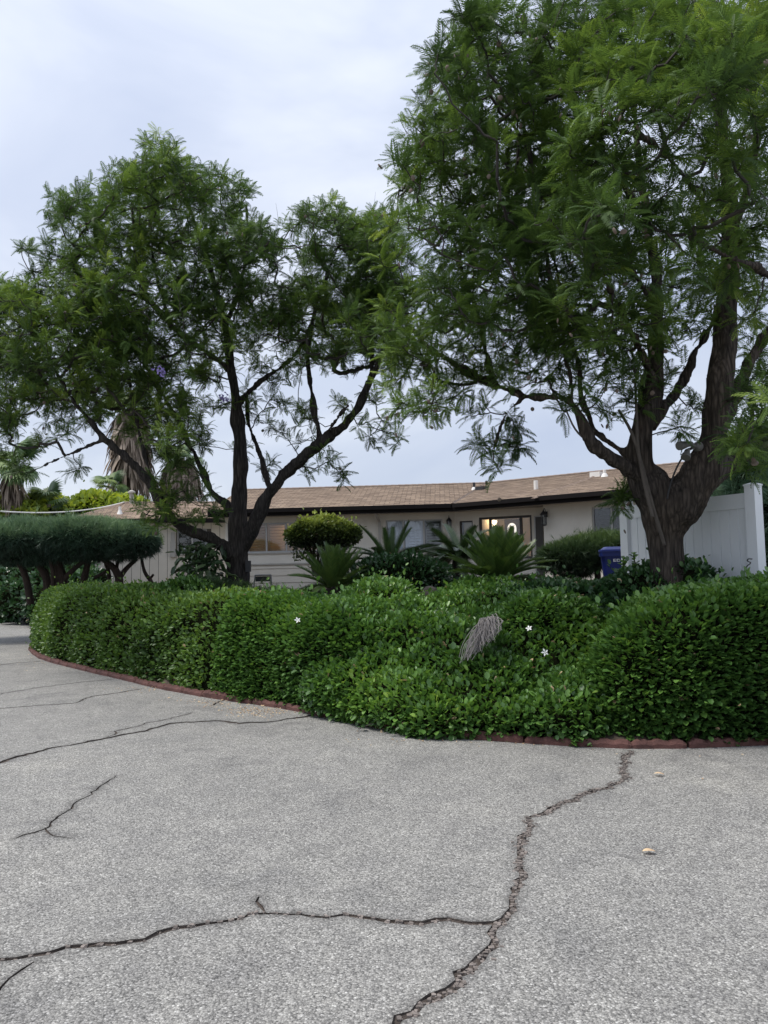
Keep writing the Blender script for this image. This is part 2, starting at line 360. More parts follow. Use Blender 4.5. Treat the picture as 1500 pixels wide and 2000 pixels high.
M['dry'] = leafmat('dry_leaf', [(0, (.20, .13, .08)), (.5, (.36, .26, .17)), (1, (.48, .38, .24))], .8, .1)
M['stone'] = plain('dark_stone', (.035, .03, .028), .9, .4, 9, .6, 40)

# ------------------------------------------------------------------ ground, driveway, garden bed
rng = np.random.default_rng(11)
MB().box((-400, -200, -.6), (400, 500, -.5)).build('ground', M['earth'], kind='structure')

kerb_px = [(58, 1268), (70, 1281), (95, 1292), (150, 1306), (205, 1320), (265, 1333), (330, 1348), (400, 1360), (470, 1370), (540, 1380), (600, 1392), (650, 1403), (720, 1416), (800, 1429), (900, 1441), (1000, 1449), (1100, 1455), (1200, 1459), (1262, 1461), (1350, 1459), (1430, 1456), (1500, 1452)]
KERB = np.array([G(x, y)[:2] for x, y in kerb_px])
left_tail = np.array([[-8.3, 27.5], [-8.4, 22.0], [-8.1, 18.5], [-7.6, 16.6]])
right_tail = np.array([[4.6, 6.95], [7, 7.5], [11, 9.2], [18, 13]])
KFULL = smooth_path(np.vstack([left_tail, KERB, right_tail]), 2)
BED = np.vstack([KFULL, [[40, 30], [40, 70], [-8.3, 70]]])
def seg_dist(p, poly):
    d = np.full(len(p), 1e9); inside = np.zeros(len(p), bool)
    for i in range(len(poly)):
        a, b = poly[i], poly[(i+1) % len(poly)]; ab = b-a; t = np.clip(((p-a) @ ab)/(ab @ ab+1e-12), 0, 1)
        d = np.minimum(d, np.linalg.norm(p-(a+t[:, None]*ab), axis=1))
        c = ((a[1] > p[:, 1]) != (b[1] > p[:, 1])) & (p[:, 0] < (b[0]-a[0])*(p[:, 1]-a[1])/(b[1]-a[1]+1e-12)+a[0]); inside ^= c
    return np.where(inside, d, -d)
def H(p):
    p = np.atleast_2d(np.asarray(p, float))[:, :2]; t = seg_dist(p, BED)
    return np.where(t > 0, 0.03+1.12*(1-np.exp(-np.maximum(t, 0)/3.0)), -.35)
gx = np.arange(-9, 32.01, .45); gy = np.arange(6, 52, .45)
XX, YY = np.meshgrid(gx, gy); pp = np.stack([XX.ravel(), YY.ravel()], 1); zz = H(pp)+.02*vnoise(np.c_[pp, np.zeros(len(pp))], 2.0)
nx, ny = len(gx), len(gy)
q = np.array([(j*nx+i, j*nx+i+1, (j+1)*nx+i+1, (j+1)*nx+i) for j in range(ny-1) for i in range(nx-1)])
new_obj('garden_bed', np_mesh('garden_bed', np.c_[pp, zz], q.ravel(), np.full(len(q), 4), M['soil'], smooth=True), kind='structure')

# cracks traced on the asphalt: (points in photo pixels, width in metres at each end, rubble or not)
cracks = [
 ([(1229, 1466), (1219, 1485), (1217, 1503), (1217, 1525), (1180, 1539), (1132, 1555), (1084, 1576), (1036, 1597), (1031, 1629), (1009, 1661), (1020, 1699), (1007, 1747), (991, 1789), (967, 1816), (956, 1848), (924, 1885), (892, 1920), (844, 1949), (807, 1981), (770, 2010), (740, 2060)], .040, .032),
 ([(985, 1804), (940, 1808), (913, 1805), (876, 1797), (823, 1800), (753, 1803), (700, 1793), (640, 1787), (583, 1785), (513, 1783), (471, 1790), (406, 1801), (345, 1815), (280, 1834), (196, 1848), (131, 1855), (61, 1867), (0, 1876), (-60, 1890)], .015, .010),
 ([(513, 1783), (508, 1768), (511, 1748)], .014, .006),
 ([(-40, 1500), (0, 1489), (73, 1468), (133, 1455), (167, 1450), (213, 1440), (283, 1427), (333, 1413), (383, 1410), (420, 1408), (467, 1413), (500, 1412), (540, 1409), (612, 1398)], .040, .018),
 ([(213, 1440), (227, 1428), (287, 1413), (323, 1405), (345, 1400), (375, 1392)], .012, .008),
 ([(-20, 1384), (0, 1383), (87, 1377), (147, 1373), (177, 1360), (227, 1353), (277, 1345)], .016, .022),
 ([(-20, 1358), (0, 1355), (83, 1342), (160, 1333), (217, 1328)], .012, .010),
 ([(-20, 1303), (0, 1299), (33, 1295), (83, 1291)], .030, .02),
 ([(-20, 1262), (0, 1260), (55, 1258)], .02, .02),
 ([(413, 1377), (440, 1365)], .026, .02),
 ([(224, 1514), (190, 1538), (163, 1559), (117, 1594), (84, 1619), (33, 1638)], .006, .012),
 ([(84, 1619), (105, 1631), (131, 1638)], .008, .005),
 ([(-30, 1965), (0, 1932), (19, 1913), (70, 1880)], .012, .006),
]
cv = []; cf = []
R0 = [(-24, -6), (26, -6), (26, 32), (-24, 32)]
cv += [Vector(p) for p in R0]; cf.append([0, 1, 2, 3])
crack_pts = []
for pts, w0, w1 in cracks:
    w = np.array([G(x, y)[:2] for x, y in pts]); w = resample(w, .05); n = len(w)
    tg = norm(np.gradient(w, axis=0)); nr = np.c_[-tg[:, 1], tg[:, 0]]
    jit = rng.normal(0, .010, n)+.012*np.sin(np.arange(n)*.9+rng.random()*6)
    w = w+nr*jit[:, None]; wd = np.linspace(w0, w1, n)*(.55+.9*rng.random(n))*.5
    wd[0] *= .3; wd[-1] *= .3
    a = w+nr*(wd+rng.random(n)*.004)[:, None]; b = w-nr*(wd+rng.random(n)*.004)[:, None]
    o = len(cv); cv += [Vector(p) for p in a]+[Vector(p) for p in b]
    for i in range(n-1): cf.append([o+i, o+n+i, o+n+i+1, o+i+1])
    crack_pts.append((w, wd))
allc = np.vstack([c[0] for c in crack_pts])
# points spread over the near driveway so that the dirt beside the cracks can be stored on the mesh
for k in range(9000):
    c = allc[rng.integers(len(allc))]; cv.append(Vector(c+rng.normal(0, .09, 2)))
for x in np.arange(-6, 6, .3):
    for y in np.arange(1.5, 12, .3): cv.append(Vector((x+rng.normal(0, .05), y+rng.normal(0, .05))))
ov, oe, of, _, _, fid = geometry.delaunay_2d_cdt(cv, [], cf, 0, 1e-5, True)
ov = np.array([list(p) for p in ov])
near = np.empty(len(ov))
for i0 in range(0, len(ov), 4000):
    near[i0:i0+4000] = np.min(np.linalg.norm(ov[i0:i0+4000, None]-allc[None], axis=2), axis=1)
asf = [f for f, i in zip(of, fid) if i == [0] or (len(i) == 1 and i[0] == 0)]
crf = [f for f, i in zip(of, fid) if any(k != 0 for k in i)]
lo = np.array([i for f in asf for i in f]); to = np.array([len(f) for f in asf])
dirt = np.clip(1.1-near/.06, 0, 1)**1.3
und = .006*vnoise(np.c_[ov, np.zeros(len(ov))], .9)
for sg, (w, wd) in ((-1, crack_pts[0]), (-1, crack_pts[1]), (1, crack_pts[3])):     # one lip of the big cracks stands a little proud
    tg = norm(np.gradient(w, axis=0)); nr = np.c_[-tg[:, 1], tg[:, 0]]
    for i0 in range(0, len(ov), 4000):
        dv = ov[i0:i0+4000, None]-w[None]; dl = np.linalg.norm(dv, axis=2); j = dl.argmin(1); sd_ = (dv[np.arange(len(j)), j]*nr[j]).sum(1)
        und[i0:i0+4000] += np.where(sd_*sg > 0, .0055*np.exp(-dl.min(1)/.11), -.002*np.exp(-dl.min(1)/.08))*np.clip(.7+.6*vnoise(np.c_[w[j], 0*j], 3), 0, 1.6)
me = np_mesh('driveway', np.c_[ov, und], lo, to, M['asphalt'], dirt)
drive = new_obj('driveway', me, kind='structure')
vv = []; ff = []; mp_ = {}
def low(i):
    if i not in mp_: mp_[i] = len(vv); vv.append((ov[i][0], ov[i][1], und[i]-.010+.003*math.sin(i*1.7)))
    return mp_[i]
ed = {}
for f in crf:
    ff.append([low(i) for i in f])
    for a, b in zip(f, f[1:]+f[:1]): ed[(a, b)] = 1
for a, b in list(ed):
    if (b, a) not in ed:
        ua = len(vv); vv.append((*ov[a], und[a])); vv.append((*ov[b], und[b])); ff.append([low(b), low(a), ua, ua+1])
cm = MB(); cm.add(vv, ff); cm.build('crack', M['crack'], drive)
# rubble lying in the widest crack
st = MB()
for w, wd in (crack_pts[0], crack_pts[1]):
    for k in range(1300 if w is crack_pts[0][0] else 300):
        i = rng.integers(len(w)); r = rng.uniform(.003, .010); c = np.array([*(w[i]+rng.normal(0, .85, 2)*wd[i]), -.010+rng.random()*.011])
        o8 = [(sx*r*rng.uniform(.6, 1.2), sy*r*rng.uniform(.6, 1.2), sz*r*rng.uniform(.5, 1)) for sz in (-1, 1) for sx, sy in ((-1, -1), (1, -1), (1, 1), (-1, 1))]
        st.box8([c+np.array(p) for p in o8])
st.build('crack_gravel', M['gravel'], drive, kind='stuff')

# ------------------------------------------------------------------ red scalloped edging round the bed
edg = thing('garden_edging', 'low curved row of dark red concrete edging blocks along the driveway', 'garden edging', (*KERB[0], 0))
def edging_mesh(s):
    r = np.random.default_rng(s); m = 17; L_ = .46; prof = []
    for i in range(m):
        x = -L_/2+L_*i/(m-1); h = .058+.022*abs(math.sin((i/(m-1))*math.pi*3))+r.normal(0, .0025)
        e = .012 if i in (0, m-1) else 0
        prof.append([(x, -.045+e, -.05), (x, -.048+e, h*.6), (x, -.03+e, h-e), (x, .02, h-e), (x, .04-e, h*.6), (x, .04-e, -.05)])
    mb = MB(); v = [p for q in prof for p in q]
    f = [(i*6+k, (i+1)*6+k, (i+1)*6+k+1, i*6+k+1) for i in range(m-1) for k in range(5)]+[(0, 1, 2, 3, 4, 5), tuple((m-1)*6+k for k in (5, 4, 3, 2, 1, 0))]
    mb.add(v, f); return mb.mesh('edging_block', M['edging'])
em = [edging_mesh(s) for s in range(4)]
path = resample(KFULL, .02); acc = np.r_[0, np.cumsum(np.linalg.norm(np.diff(path, axis=0), axis=1))]
s = 0; k = 0
while s < acc[-1]-.5:
    i = np.searchsorted(acc, s); j = np.searchsorted(acc, s+.46)
    a, b = path[i], path[min(j, len(path)-1)]; c = (a+b)/2; d = b-a
    px, dep = to_px(np.array([*c, 0]))
    if 0 < dep and -150 < px[0] < 1650 and c[1] < 17.5:
        Mx = Matrix.Translation((*c, rng.normal(-.004, .006))) @ Matrix.Rotation(math.atan2(d[1], d[0])+rng.normal(0, .025), 4, 'Z') @ Matrix.Rotation(rng.normal(0, .02), 4, 'X')
        new_obj('edging_block', em[k % 4], edg, Mx)
    s += .465; k += 1
#==PART2==
# ------------------------------------------------------------------ house
Z_E, Z_SOF, Z_G = 3.6, 3.36, 1.05
class WF:
    """a vertical wall plane through plan points a, b"""
    def __init__(s, a, b):
        s.A = np.array(a[:2], float); d = np.array(b[:2], float)-s.A; s.L = np.linalg.norm(d); s.U = d/s.L; s.N = np.array([s.U[1], -s.U[0]])
    def pt(s, u, z, o=0.0): p = s.A+s.U*u+s.N*o; return (p[0], p[1], z)
    def uz(s, px, py):
        v = ray(px, py); t = ((s.A-CAM_LOC[:2]) @ s.N)/(v[:2] @ s.N); q = CAM_LOC+v*t
        return float((q[:2]-s.A) @ s.U), float(q[2])
    def box(s, mb, u0, u1, z0, z1, o0, o1):
        return mb.box8([s.pt(u0, z0, o1), s.pt(u1, z0, o1), s.pt(u1, z0, o0), s.pt(u0, z0, o0), s.pt(u0, z1, o1), s.pt(u1, z1, o1), s.pt(u1, z1, o0), s.pt(u0, z1, o0)])
    def holes(s, mb, u0, u1, z0, z1, hs, th=.16):
        us = sorted({u0, u1, *[c for h in hs for c in (h[0], h[1])]}); zs = sorted({z0, z1, *[c for h in hs for c in (h[2], h[3])]})
        for a, b in zip(us, us[1:]):
            for c, d in zip(zs, zs[1:]):
                um, zm = (a+b)/2, (c+d)/2
                if any(h[0] < um < h[1] and h[2] < zm < h[3] for h in hs): continue
                mb.add([s.pt(a, c), s.pt(b, c), s.pt(b, d), s.pt(a, d)], [(0, 1, 2, 3)])
        for h in hs:   # reveals
            a, b, c, d = h[:4]
            for p, q2 in (((a, c), (b, c)), ((b, c), (b, d)), ((b, d), (a, d)), ((a, d), (a, c))):
                mb.add([s.pt(*p), s.pt(*q2), s.pt(*q2, -th), s.pt(*p, -th)], [(0, 1, 2, 3)])
        return mb
E0, E1, E2 = G(407, 996.5, Z_E)[:2], G(884, 984, Z_E)[:2], G(1190, 958, Z_E)[:2]
E3 = E1+(E2-E1)*2.3
fB, fC = WF(E0, E1), WF(E1, E2)
W0, W1 = G(133, 1014, Z_E)[:2], G(277, 1013, Z_E)[:2]; W1 = W0+(W1-W0)*2.6
fL = WF(W0, W1)
house = thing('house', 'long low tan ranch house with brown shingle roof behind the two big trees', 'house', (*fB.pt(4, Z_G),))
def isect(a, da, b, db):
    m_ = np.array([da, -db]).T; t = np.linalg.solve(m_, b-a); return a+da*t[0]
RUN, RISE = 4.0, 1.06
def off(f, o): return WF(f.A-f.N*o, f.A-f.N*o+f.U)
rB, rC = off(fB, RUN), off(fC, RUN)
R0_ = rB.A; R1_ = isect(rB.A, rB.U, rC.A, rC.U); R3_ = rC.A+rC.U*fC.L*2.3
r3 = lambda p, z: np.array([p[0], p[1], z])
def roof_face(mb, A, B, D, C, uvs, step=.15):
    """courses of shingles between eave A-B and ridge C-D, each lower edge standing 12 mm proud"""
    A, B, C, D = [np.array(p, float) for p in (A, B, C, D)]
    n = max(1, int(round(np.linalg.norm((C+D-A-B)/2)/step))); nrm = np.cross(B-A, C-A); nrm /= np.linalg.norm(nrm)
    if nrm[2] < 0: nrm = -nrm
    ud = (B-A)/np.linalg.norm(B-A)
    for i in range(n):
        t0, t1 = i/n, (i+1)/n
        p = [A+(C-A)*t0+nrm*.014, B+(D-B)*t0+nrm*.014, B+(D-B)*t1+nrm*.002, A+(C-A)*t1+nrm*.002]
        q0 = [A+(C-A)*t0, B+(D-B)*t0]
        mb.add(p, [(0, 1, 2, 3)]); uvs.append([((x-A) @ ud, .145*(i+e)) for x, e in zip(p, (.05, .05, .95, .95))])
        mb.add([q0[0], q0[1], p[1], p[0]], [(0, 1, 2, 3)]); uvs.append([((x-A) @ ud, .145*i) for x in (q0[0], q0[1], p[1], p[0])])
def roof_obj(name, faces, parent):
    mb = MB(); uvs = []
    for f in faces: roof_face(mb, *f, uvs)
    me = mb.mesh(name, M['shingle']); ul = me.uv_layers.new(name='UVMap')
    ul.data.foreach_set('uv', np.array([c for f in uvs for p in f for c in p], np.float32)); me.update()
    return new_obj(name, me, parent)
zr = Z_E+RISE
bE0, bE1, bE3 = E0-fB.N*8, None, E3-fC.N*8
bE1 = isect(off(fB, 8).A, fB.U, off(fC, 8).A, fC.U)
roof = roof_obj('roof', [
    (r3(E0, Z_E), r3(E1, Z_E), r3(R1_, zr), r3(R0_, zr)), (r3(E1, Z_E), r3(E3, Z_E), r3(R3_, zr), r3(R1_, zr)),
    (r3(bE1, Z_E), r3(bE0, Z_E), r3(R0_, zr), r3(R1_, zr)), (r3(bE3, Z_E), r3(bE1, Z_E), r3(R1_, zr), r3(R3_, zr))], house)
rL = off(fL, 3.2); zl = Z_E+.88; bW0, bW1 = W0-fL.N*6.4, W1-fL.N*6.4
RL0, RL1 = rL.A+rL.U*1.6, rL.A+rL.U*fL.L
roofL = roof_obj('roof', [(r3(W0, Z_E), r3(W1, Z_E), r3(RL1, zl), r3(RL0, zl)), (r3(bW0, Z_E), r3(W0, Z_E), r3(RL0, zl), r3(RL0, zl)+np.array([0, .01, 0])),
    (r3(bW1, Z_E), r3(bW0, Z_E), r3(RL0, zl), r3(RL1, zl))], house)
def cap_line(a, b, w=.11, up=.02):
    mb = MB(); a, b = np.array(a, float), np.array(b, float); d = norm(b-a); s_ = norm(np.cross(d, [0, 0, 1])); n = max(1, int(np.linalg.norm(b-a)/.25))
    for i in range(n):
        p, q2 = a+(b-a)*i/n, a+(b-a)*(i+1.12)/n; u = np.array([0, 0, 1])
        mb.add([p-s_*w+u*0.0, p+u*(up+.03), p+s_*w, q2-s_*w-u*.006, q2+u*(up+.02), q2+s_*w-u*.006], [(0, 1, 4, 3), (1, 2, 5, 4), (0, 2, 1), (3, 4, 5)])
    return mb
m_cap = plain('ridge_shingle', (.19, .14, .108), .9, .25, 9)
cap_line(r3(R0_, zr), r3(R1_, zr)).build('ridge_cap', m_cap, roof); cap_line(r3(R1_, zr), r3(R3_, zr)).build('ridge_cap', m_cap, roof)
cap_line(r3(RL0, zl), r3(RL1, zl)).build('ridge_cap', m_cap, roofL); cap_line(r3(W0, Z_E), r3(RL0, zl)).build('ridge_cap', m_cap, roofL)
def on_roof(px, py, f=None):
    """point where the pixel's ray meets the roof plane over the given eave"""
    f = f or fC; sl = np.array([-f.N[0]*RUN, -f.N[1]*RUN, RISE]); nr = norm(np.cross([*f.U, 0], sl)); a = np.array([*f.A, Z_E]); v = ray(px, py)
    return CAM_LOC+v*(((a-CAM_LOC) @ nr)/(v @ nr))
cap_line(r3(E1, Z_E+.01), r3(R1_, zr), .07, .006).build('valley_strip', plain('valley_strip', (.13, .098, .08), .8, .2, 9), roof)
cap_line(on_roof(1040, 974), on_roof(1165, 930), .07, .012).build('hip_cap', m_cap, roof)
# fascia, gutter lip and soffits
fa = MB()
for f, u0, u1 in ((fB, -.02, fB.L), (fC, 0, fC.L*2.3)): f.box(fa, u0, u1, Z_SOF, Z_E-.012, -.045, 0)
fa.build('fascia', M['fascia'], house)
g = MB()
for f, u0, u1 in ((fB, 0.0, fB.L-.05), (fC, .06, fC.L*2.3)): f.box(g, u0, u1, Z_E-.13, Z_E-.005, .004, .11)
g.build('gutter', M['fascia'], house)
fl = MB(); fL.box(fl, 0, fL.L, Z_E-.16, Z_E-.012, -.045, 0); fl.build('fascia', M['fascia'], house)
s_ = MB()
s_.add([r3(E0, Z_SOF+.02), r3(E1, Z_SOF+.02), r3(E3, Z_SOF+.02), r3(E3-fC.N*3, Z_SOF+.02), r3(isect(off(fB, 3).A, fB.U, off(fC, 3).A, fC.U), Z_SOF+.02), r3(E0-fB.N*3, Z_SOF+.02)], [(0, 1, 4, 5), (1, 2, 3, 4)])
s_.add([r3(W0, Z_E-.14), r3(W1, Z_E-.14), r3(W1-fL.N*2, Z_E-.14), r3(W0-fL.N*2, Z_E-.14)], [(0, 1, 2, 3)])
s_.build('soffit', M['soffit'], house)
# end gable of the main roof and rear walls so that nothing is open behind
wb_ = MB(); gB = off(fB, .7)
wb_.add([gB.pt(.4, 0), (*(E0+fB.U*.4-fB.N*7.4), 0), (*(E0+fB.U*.4-fB.N*7.4), Z_E), (*(R0_+fB.U*.4), zr-.06), gB.pt(.4, Z_E)], [(0, 1, 2, 3, 4)])
wb_.add([(*(E0+fB.U*.4-fB.N*7.4), 0), (*(bE1+fB.N*.6), 0), (*(bE1+fB.N*.6), Z_E), (*(E0+fB.U*.4-fB.N*7.4), Z_E)], [(0, 1, 2, 3)])
wb_.add([(*(bE1+fB.N*.6), 0), (*(bE3+fC.N*.6), 0), (*(bE3+fC.N*.6), Z_E), (*(bE1+fB.N*.6), Z_E)], [(0, 1, 2, 3)])
wb_.add([(*(E3-fC.N*.6-fC.U*.3), 0), (*(bE3+fC.N*.6-fC.U*.3), 0), (*(bE3+fC.N*.6-fC.U*.3), Z_E), (*(R3_-fC.U*.3), zr-.05), (*(E3-fC.N*.6-fC.U*.3), Z_E)], [(0, 1, 2, 3, 4)])
wb_.build('rear_wall', M['stucco'], house)

def hrect(f, x0, x1, y0, y1):
    u0, z1 = f.uz(x0, y0); u1, _ = f.uz(x1, y0); _, z0 = f.uz((x0+x1)/2, y1); return (u0, u1, z0, z1)
def window(f, r, mull, fm, depth=-.07, fw=.045, rail=False, label=None, glass='glass', sill=True):
    """frame with mullions at the given u, one pane per bay; returns frame object"""
    u0, u1, z0, z1 = r; mb = MB()
    f.box(mb, u0, u1, z0, z0+fw, depth-.03, depth+.03); f.box(mb, u0, u1, z1-fw, z1, depth-.03, depth+.03)
    f.box(mb, u0, u0+fw, z0+fw, z1-fw, depth-.03, depth+.03); f.box(mb, u1-fw, u1, z0+fw, z1-fw, depth-.03, depth+.03)
    for m_ in mull: f.box(mb, m_-fw*.6, m_+fw*.6, z0+fw, z1-fw, depth-.028, depth+.028)
    w = thing_part('window', house); fr = mb.build('frame', fm, None); adopt(fr, w)
    if label: w['label'] = label
    e = [u0+fw]+list(mull)+[u1-fw]
    for a, b in zip(e, e[1:]):
        g = MB(); f.box(g, a+.01, b-.01, z0+fw, z1-fw, depth-.006, depth); adopt(g.build('pane', M[glass], None), w)
    if sill:
        g = MB(); f.box(g, u0-.04, u1+.04, z0-.05, z0-.003, -.02, .045); adopt(g.build('sill', M['trim'], None), w)
    return w
def thing_part(name, parent):
    o = bpy.data.objects.new(name, None); COL.objects.link(o); o.parent = parent; o.location = -Vector(parent['wloc']); return o
def adopt(o, p): o.parent = p; o.matrix_local = Matrix.Identity(4); return o
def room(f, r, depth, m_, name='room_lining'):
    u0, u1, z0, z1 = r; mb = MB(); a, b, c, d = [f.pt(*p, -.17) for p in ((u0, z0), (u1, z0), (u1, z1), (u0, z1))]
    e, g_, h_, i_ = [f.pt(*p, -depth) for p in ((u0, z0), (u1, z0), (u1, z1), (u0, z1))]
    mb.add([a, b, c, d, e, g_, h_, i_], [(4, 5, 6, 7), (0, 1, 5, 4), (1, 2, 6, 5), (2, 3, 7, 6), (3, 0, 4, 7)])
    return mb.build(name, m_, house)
def shutter(f, w, u0, u1, z0, z1, o, m_, tilt=.9, gap=.085, name='shutter', skip=()):
    mb = MB(); fw = .05
    f.box(mb, u0, u0+fw, z0, z1, o-.03, o); f.box(mb, u1-fw, u1, z0, z1, o-.03, o); f.box(mb, u0+fw, u1-fw, z0, z0+fw, o-.03, o); f.box(mb, u0+fw, u1-fw, z1-fw, z1, o-.03, o)
    adopt(mb.build(name, m_, None), w)
    sl = MB(); z = z0+fw+gap/2; hx, hz = .038*math.cos(tilt), .038*math.sin(tilt)
    while z < z1-fw-gap/3:
        p = [f.pt(u0+fw, z-hz, o-.015+hx), f.pt(u1-fw, z-hz, o-.015+hx), f.pt(u1-fw, z+hz, o-.015-hx), f.pt(u0+fw, z+hz, o-.015-hx)]
        p2 = [(a, b, c+.009) for a, b, c in p]; sl.box8(p+p2); z += gap
    adopt(sl.build('slat', m_, None, kind='stuff'), w)

# --- main wall (B): window with wooden shutters, window with pale curtains, siding below
u_l, _ = gB.uz(440, 1060); u_r, _ = gB.uz(889, 1030)
hB1 = hrect(gB, 483, 668, 1022, 1078); hB2 = hrect(gB, 753, 864, 1016, 1074)
wm = MB(); gB.holes(wm, u_l, u_r, 0, Z_SOF+.02, [hB1, hB2]); wallB = wm.build('wall', M['stucco'], house)
ms = [gB.uz(x, 1050)[0] for x in (520, 559, 600, 636)]
w1 = window(gB, hB1, ms, M['alu'], label='wide window with orange wooden shutters behind the forked tree trunk')
e = [hB1[0]]+ms+[hB1[1]]
for k, (a, b) in enumerate(zip(e, e[1:])): shutter(gB, w1, a+.04, b-.04, hB1[2]+.04, hB1[3]-.04, -.16, M['woodshut'], .75 if k != 1 else .25, .10)
room(gB, hB1, 1.4, M['warmroom'])
lampl = bpy.data.lights.new('room_lamp', 'POINT'); lampl.energy = 1.3; lampl.color = (1, .60, .28); lampl.shadow_soft_size = .1
lo_ = bpy.data.objects.new('room_lamp', lampl); COL.objects.link(lo_); lo_.location = gB.pt((hB1[0]+hB1[1])/2-.5, (hB1[2]+hB1[3])/2+.3, -1.0)
ms2 = [gB.uz(x, 1045)[0] for x in (788, 828)]
w2 = window(gB, hB2, ms2, M['alu'], label='three pane window reflecting pale sky beside the left lantern')
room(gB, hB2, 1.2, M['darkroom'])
e2 = [hB2[0]]+ms2+[hB2[1]]
for k in (0, 1):
    cm_ = MB(); a, b = e2[k]+.05, e2[k+1]-.03; n = 14; v = []; f_ = []
    for i in range(n+1):
        u = a+(b-a)*i/n; o = -.17+.02*math.sin(i*1.9); v += [gB.pt(u, hB2[2]+.02, o), gB.pt(u, hB2[3]-.02, o)]
        if i: f_.append((2*i-2, 2*i, 2*i+1, 2*i-1))
    cm_.add(v, f_); adopt(cm_.build('curtain', M['curtain'], None, smooth=True), w2)
shutter(gB, w2, e2[1]+.12, e2[2]-.06, hB2[2]+.04, hB2[2]+.8, -.14, M['curtain'], .7, .09, 'blind')
shutter(gB, w2, e2[2]+.05, e2[3]-.04, hB2[2]+.04, hB2[3]-.04, -.2, M['grey'], .9, .09, 'blind')
zt = gB.uz(560, 1100)[1]
cp = MB(); gB.box(cp, u_l+.3, u_r-.002, zt-.05, zt, .003, .075); cp.build('siding_cap', M['trim'], house)
zz_ = zt-.055; k = 0
while zz_ > .9:
    pk = MB(); h = .235 if k else .125; a, b = u_l+.3, u_r-.01
    pk.box8([gB.pt(a, zz_-h+.012, .045), gB.pt(b, zz_-h+.012, .045), gB.pt(b, zz_-h+.012, .002), gB.pt(a, zz_-h+.012, .002), gB.pt(a, zz_, .022), gB.pt(b, zz_, .022), gB.pt(b, zz_, .002), gB.pt(a, zz_, .002)])
    adopt(pk.build('plank', M['siding'], None), wallB); zz_ -= h; k += 1
# downpipe and brackets between the two windows
ud, _ = gB.uz(742, 1040); dp = MB()
gB.box(dp, ud-.04, ud+.04, 1.0, Z_SOF-.25, .003, .09)
dp.box8([gB.pt(ud-.04, Z_SOF-.25, .003), gB.pt(ud+.04, Z_SOF-.25, .003), gB.pt(ud+.04, Z_SOF-.25, .09), gB.pt(ud-.04, Z_SOF-.25, .09), gB.pt(ud-.14, Z_SOF, .45), gB.pt(ud-.06, Z_SOF, .45), gB.pt(ud-.06, Z_SOF, .54), gB.pt(ud-.14, Z_SOF, .54)])
dp.build('downpipe', M['trim'], house)
# --- entry wall (C1) and right wall (C2)
gC2 = off(fC, .55); Bend = np.array(gB.pt(u_r, 0)[:2])
uc, _ = gC2.uz(1062, 1030); C2a = np.array(gC2.pt(uc, 0)[:2]); C1b = C2a-fC.N*.75
gC1 = WF(Bend, C1b)
hD = hrect(gC1, 897, 923, 1018, 1092); hP = hrect(gC1, 935, 1038, 1011, 1092)
u1e = gC1.L
wm = MB(); gC1.holes(wm, 0, u1e, 0, Z_SOF+.02, [hD, hP], .2)
wm.add([(*C1b, 0), (*C2a, 0), (*C2a, Z_SOF+.02), (*C1b, Z_SOF+.02)], [(0, 1, 2, 3)]); wm.build('wall', M['stucco'], house)
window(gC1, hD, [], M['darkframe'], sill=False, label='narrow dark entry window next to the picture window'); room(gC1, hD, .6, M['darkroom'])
mp2 = [gC1.uz(x, 1040)[0] for x in (957, 1017)]
wp = window(gC1, hP, mp2, M['darkframe'], fw=.07, sill=False, label='large lit entry window with a lamp and dark door behind it'); 
RD = 3.4
hall = room(gC1, (hP[0]-.6, hP[1]+.9, hP[2]-.2, hP[3]+.12), RD, M['warmroom'])
hallf = MB(); gC1.holes(hallf, hP[0]-.6, hP[1]+.9, hP[2]-.2, hP[3]+.12, [hP], .02)
hf = hallf.build('room_front', M['warmroom'], house); hf.location = hf.location-Vector((*(gC1.N*.22), 0))
hb = off(gC1, RD-.02)
dr = hrect(hb, 986, 1016, 1015, 1100); dm = MB(); hb.box(dm, dr[0], dr[1], dr[2]-.3, dr[3], 0, .06); door = dm.build('inner_door', plain('dark_wood_door', (.05, .026, .016), .5, .25, 5), house)
ca, cz = hb.uz(1001, 1032); ar = MB(); r0 = .17
for i in range(10):
    a0, a1 = math.pi*i/10, math.pi*(i+1)/10
    ar.add([hb.pt(ca+math.cos(t)*r, cz+math.sin(t)*r*1.15, .066) for t, r in ((a0, r0), (a1, r0), (a1, .085), (a0, .085))], [(0, 1, 2, 3)])
for s0 in (-1, 1): ar.add([hb.pt(ca+s0*x, z, .066) for x, z in ((.085, cz-.16), (r0, cz-.16), (r0, cz), (.085, cz))], [(0, 1, 2, 3)])
arch = ar.build('arched_pane', emit('lit_glass', (1, .97, .9), .42), None); arch.parent = door; arch.matrix_local = Matrix.Identity(4)
lu, lz = hb.uz(980, 1025); lp = np.array(hb.pt(lu, lz, .8)); lb = MB(); lb.lathe([(.02, -.12), (.06, -.1), (.10, .02), (.12, .11), (.04, .13)], 10, lp); lb.build('hall_lamp', emit('lamp_shade_lit', (1, .78, .5), 1.6), house, smooth=True)
ll = bpy.data.lights.new('hall_lamp_light', 'POINT'); ll.energy = 3.2; ll.color = (1, .74, .45); ll.shadow_soft_size = .1
lo2 = bpy.data.objects.new('hall_lamp_light', ll); COL.objects.link(lo2); lo2.location = Vector(lp)+Vector((0, -.25, .1))
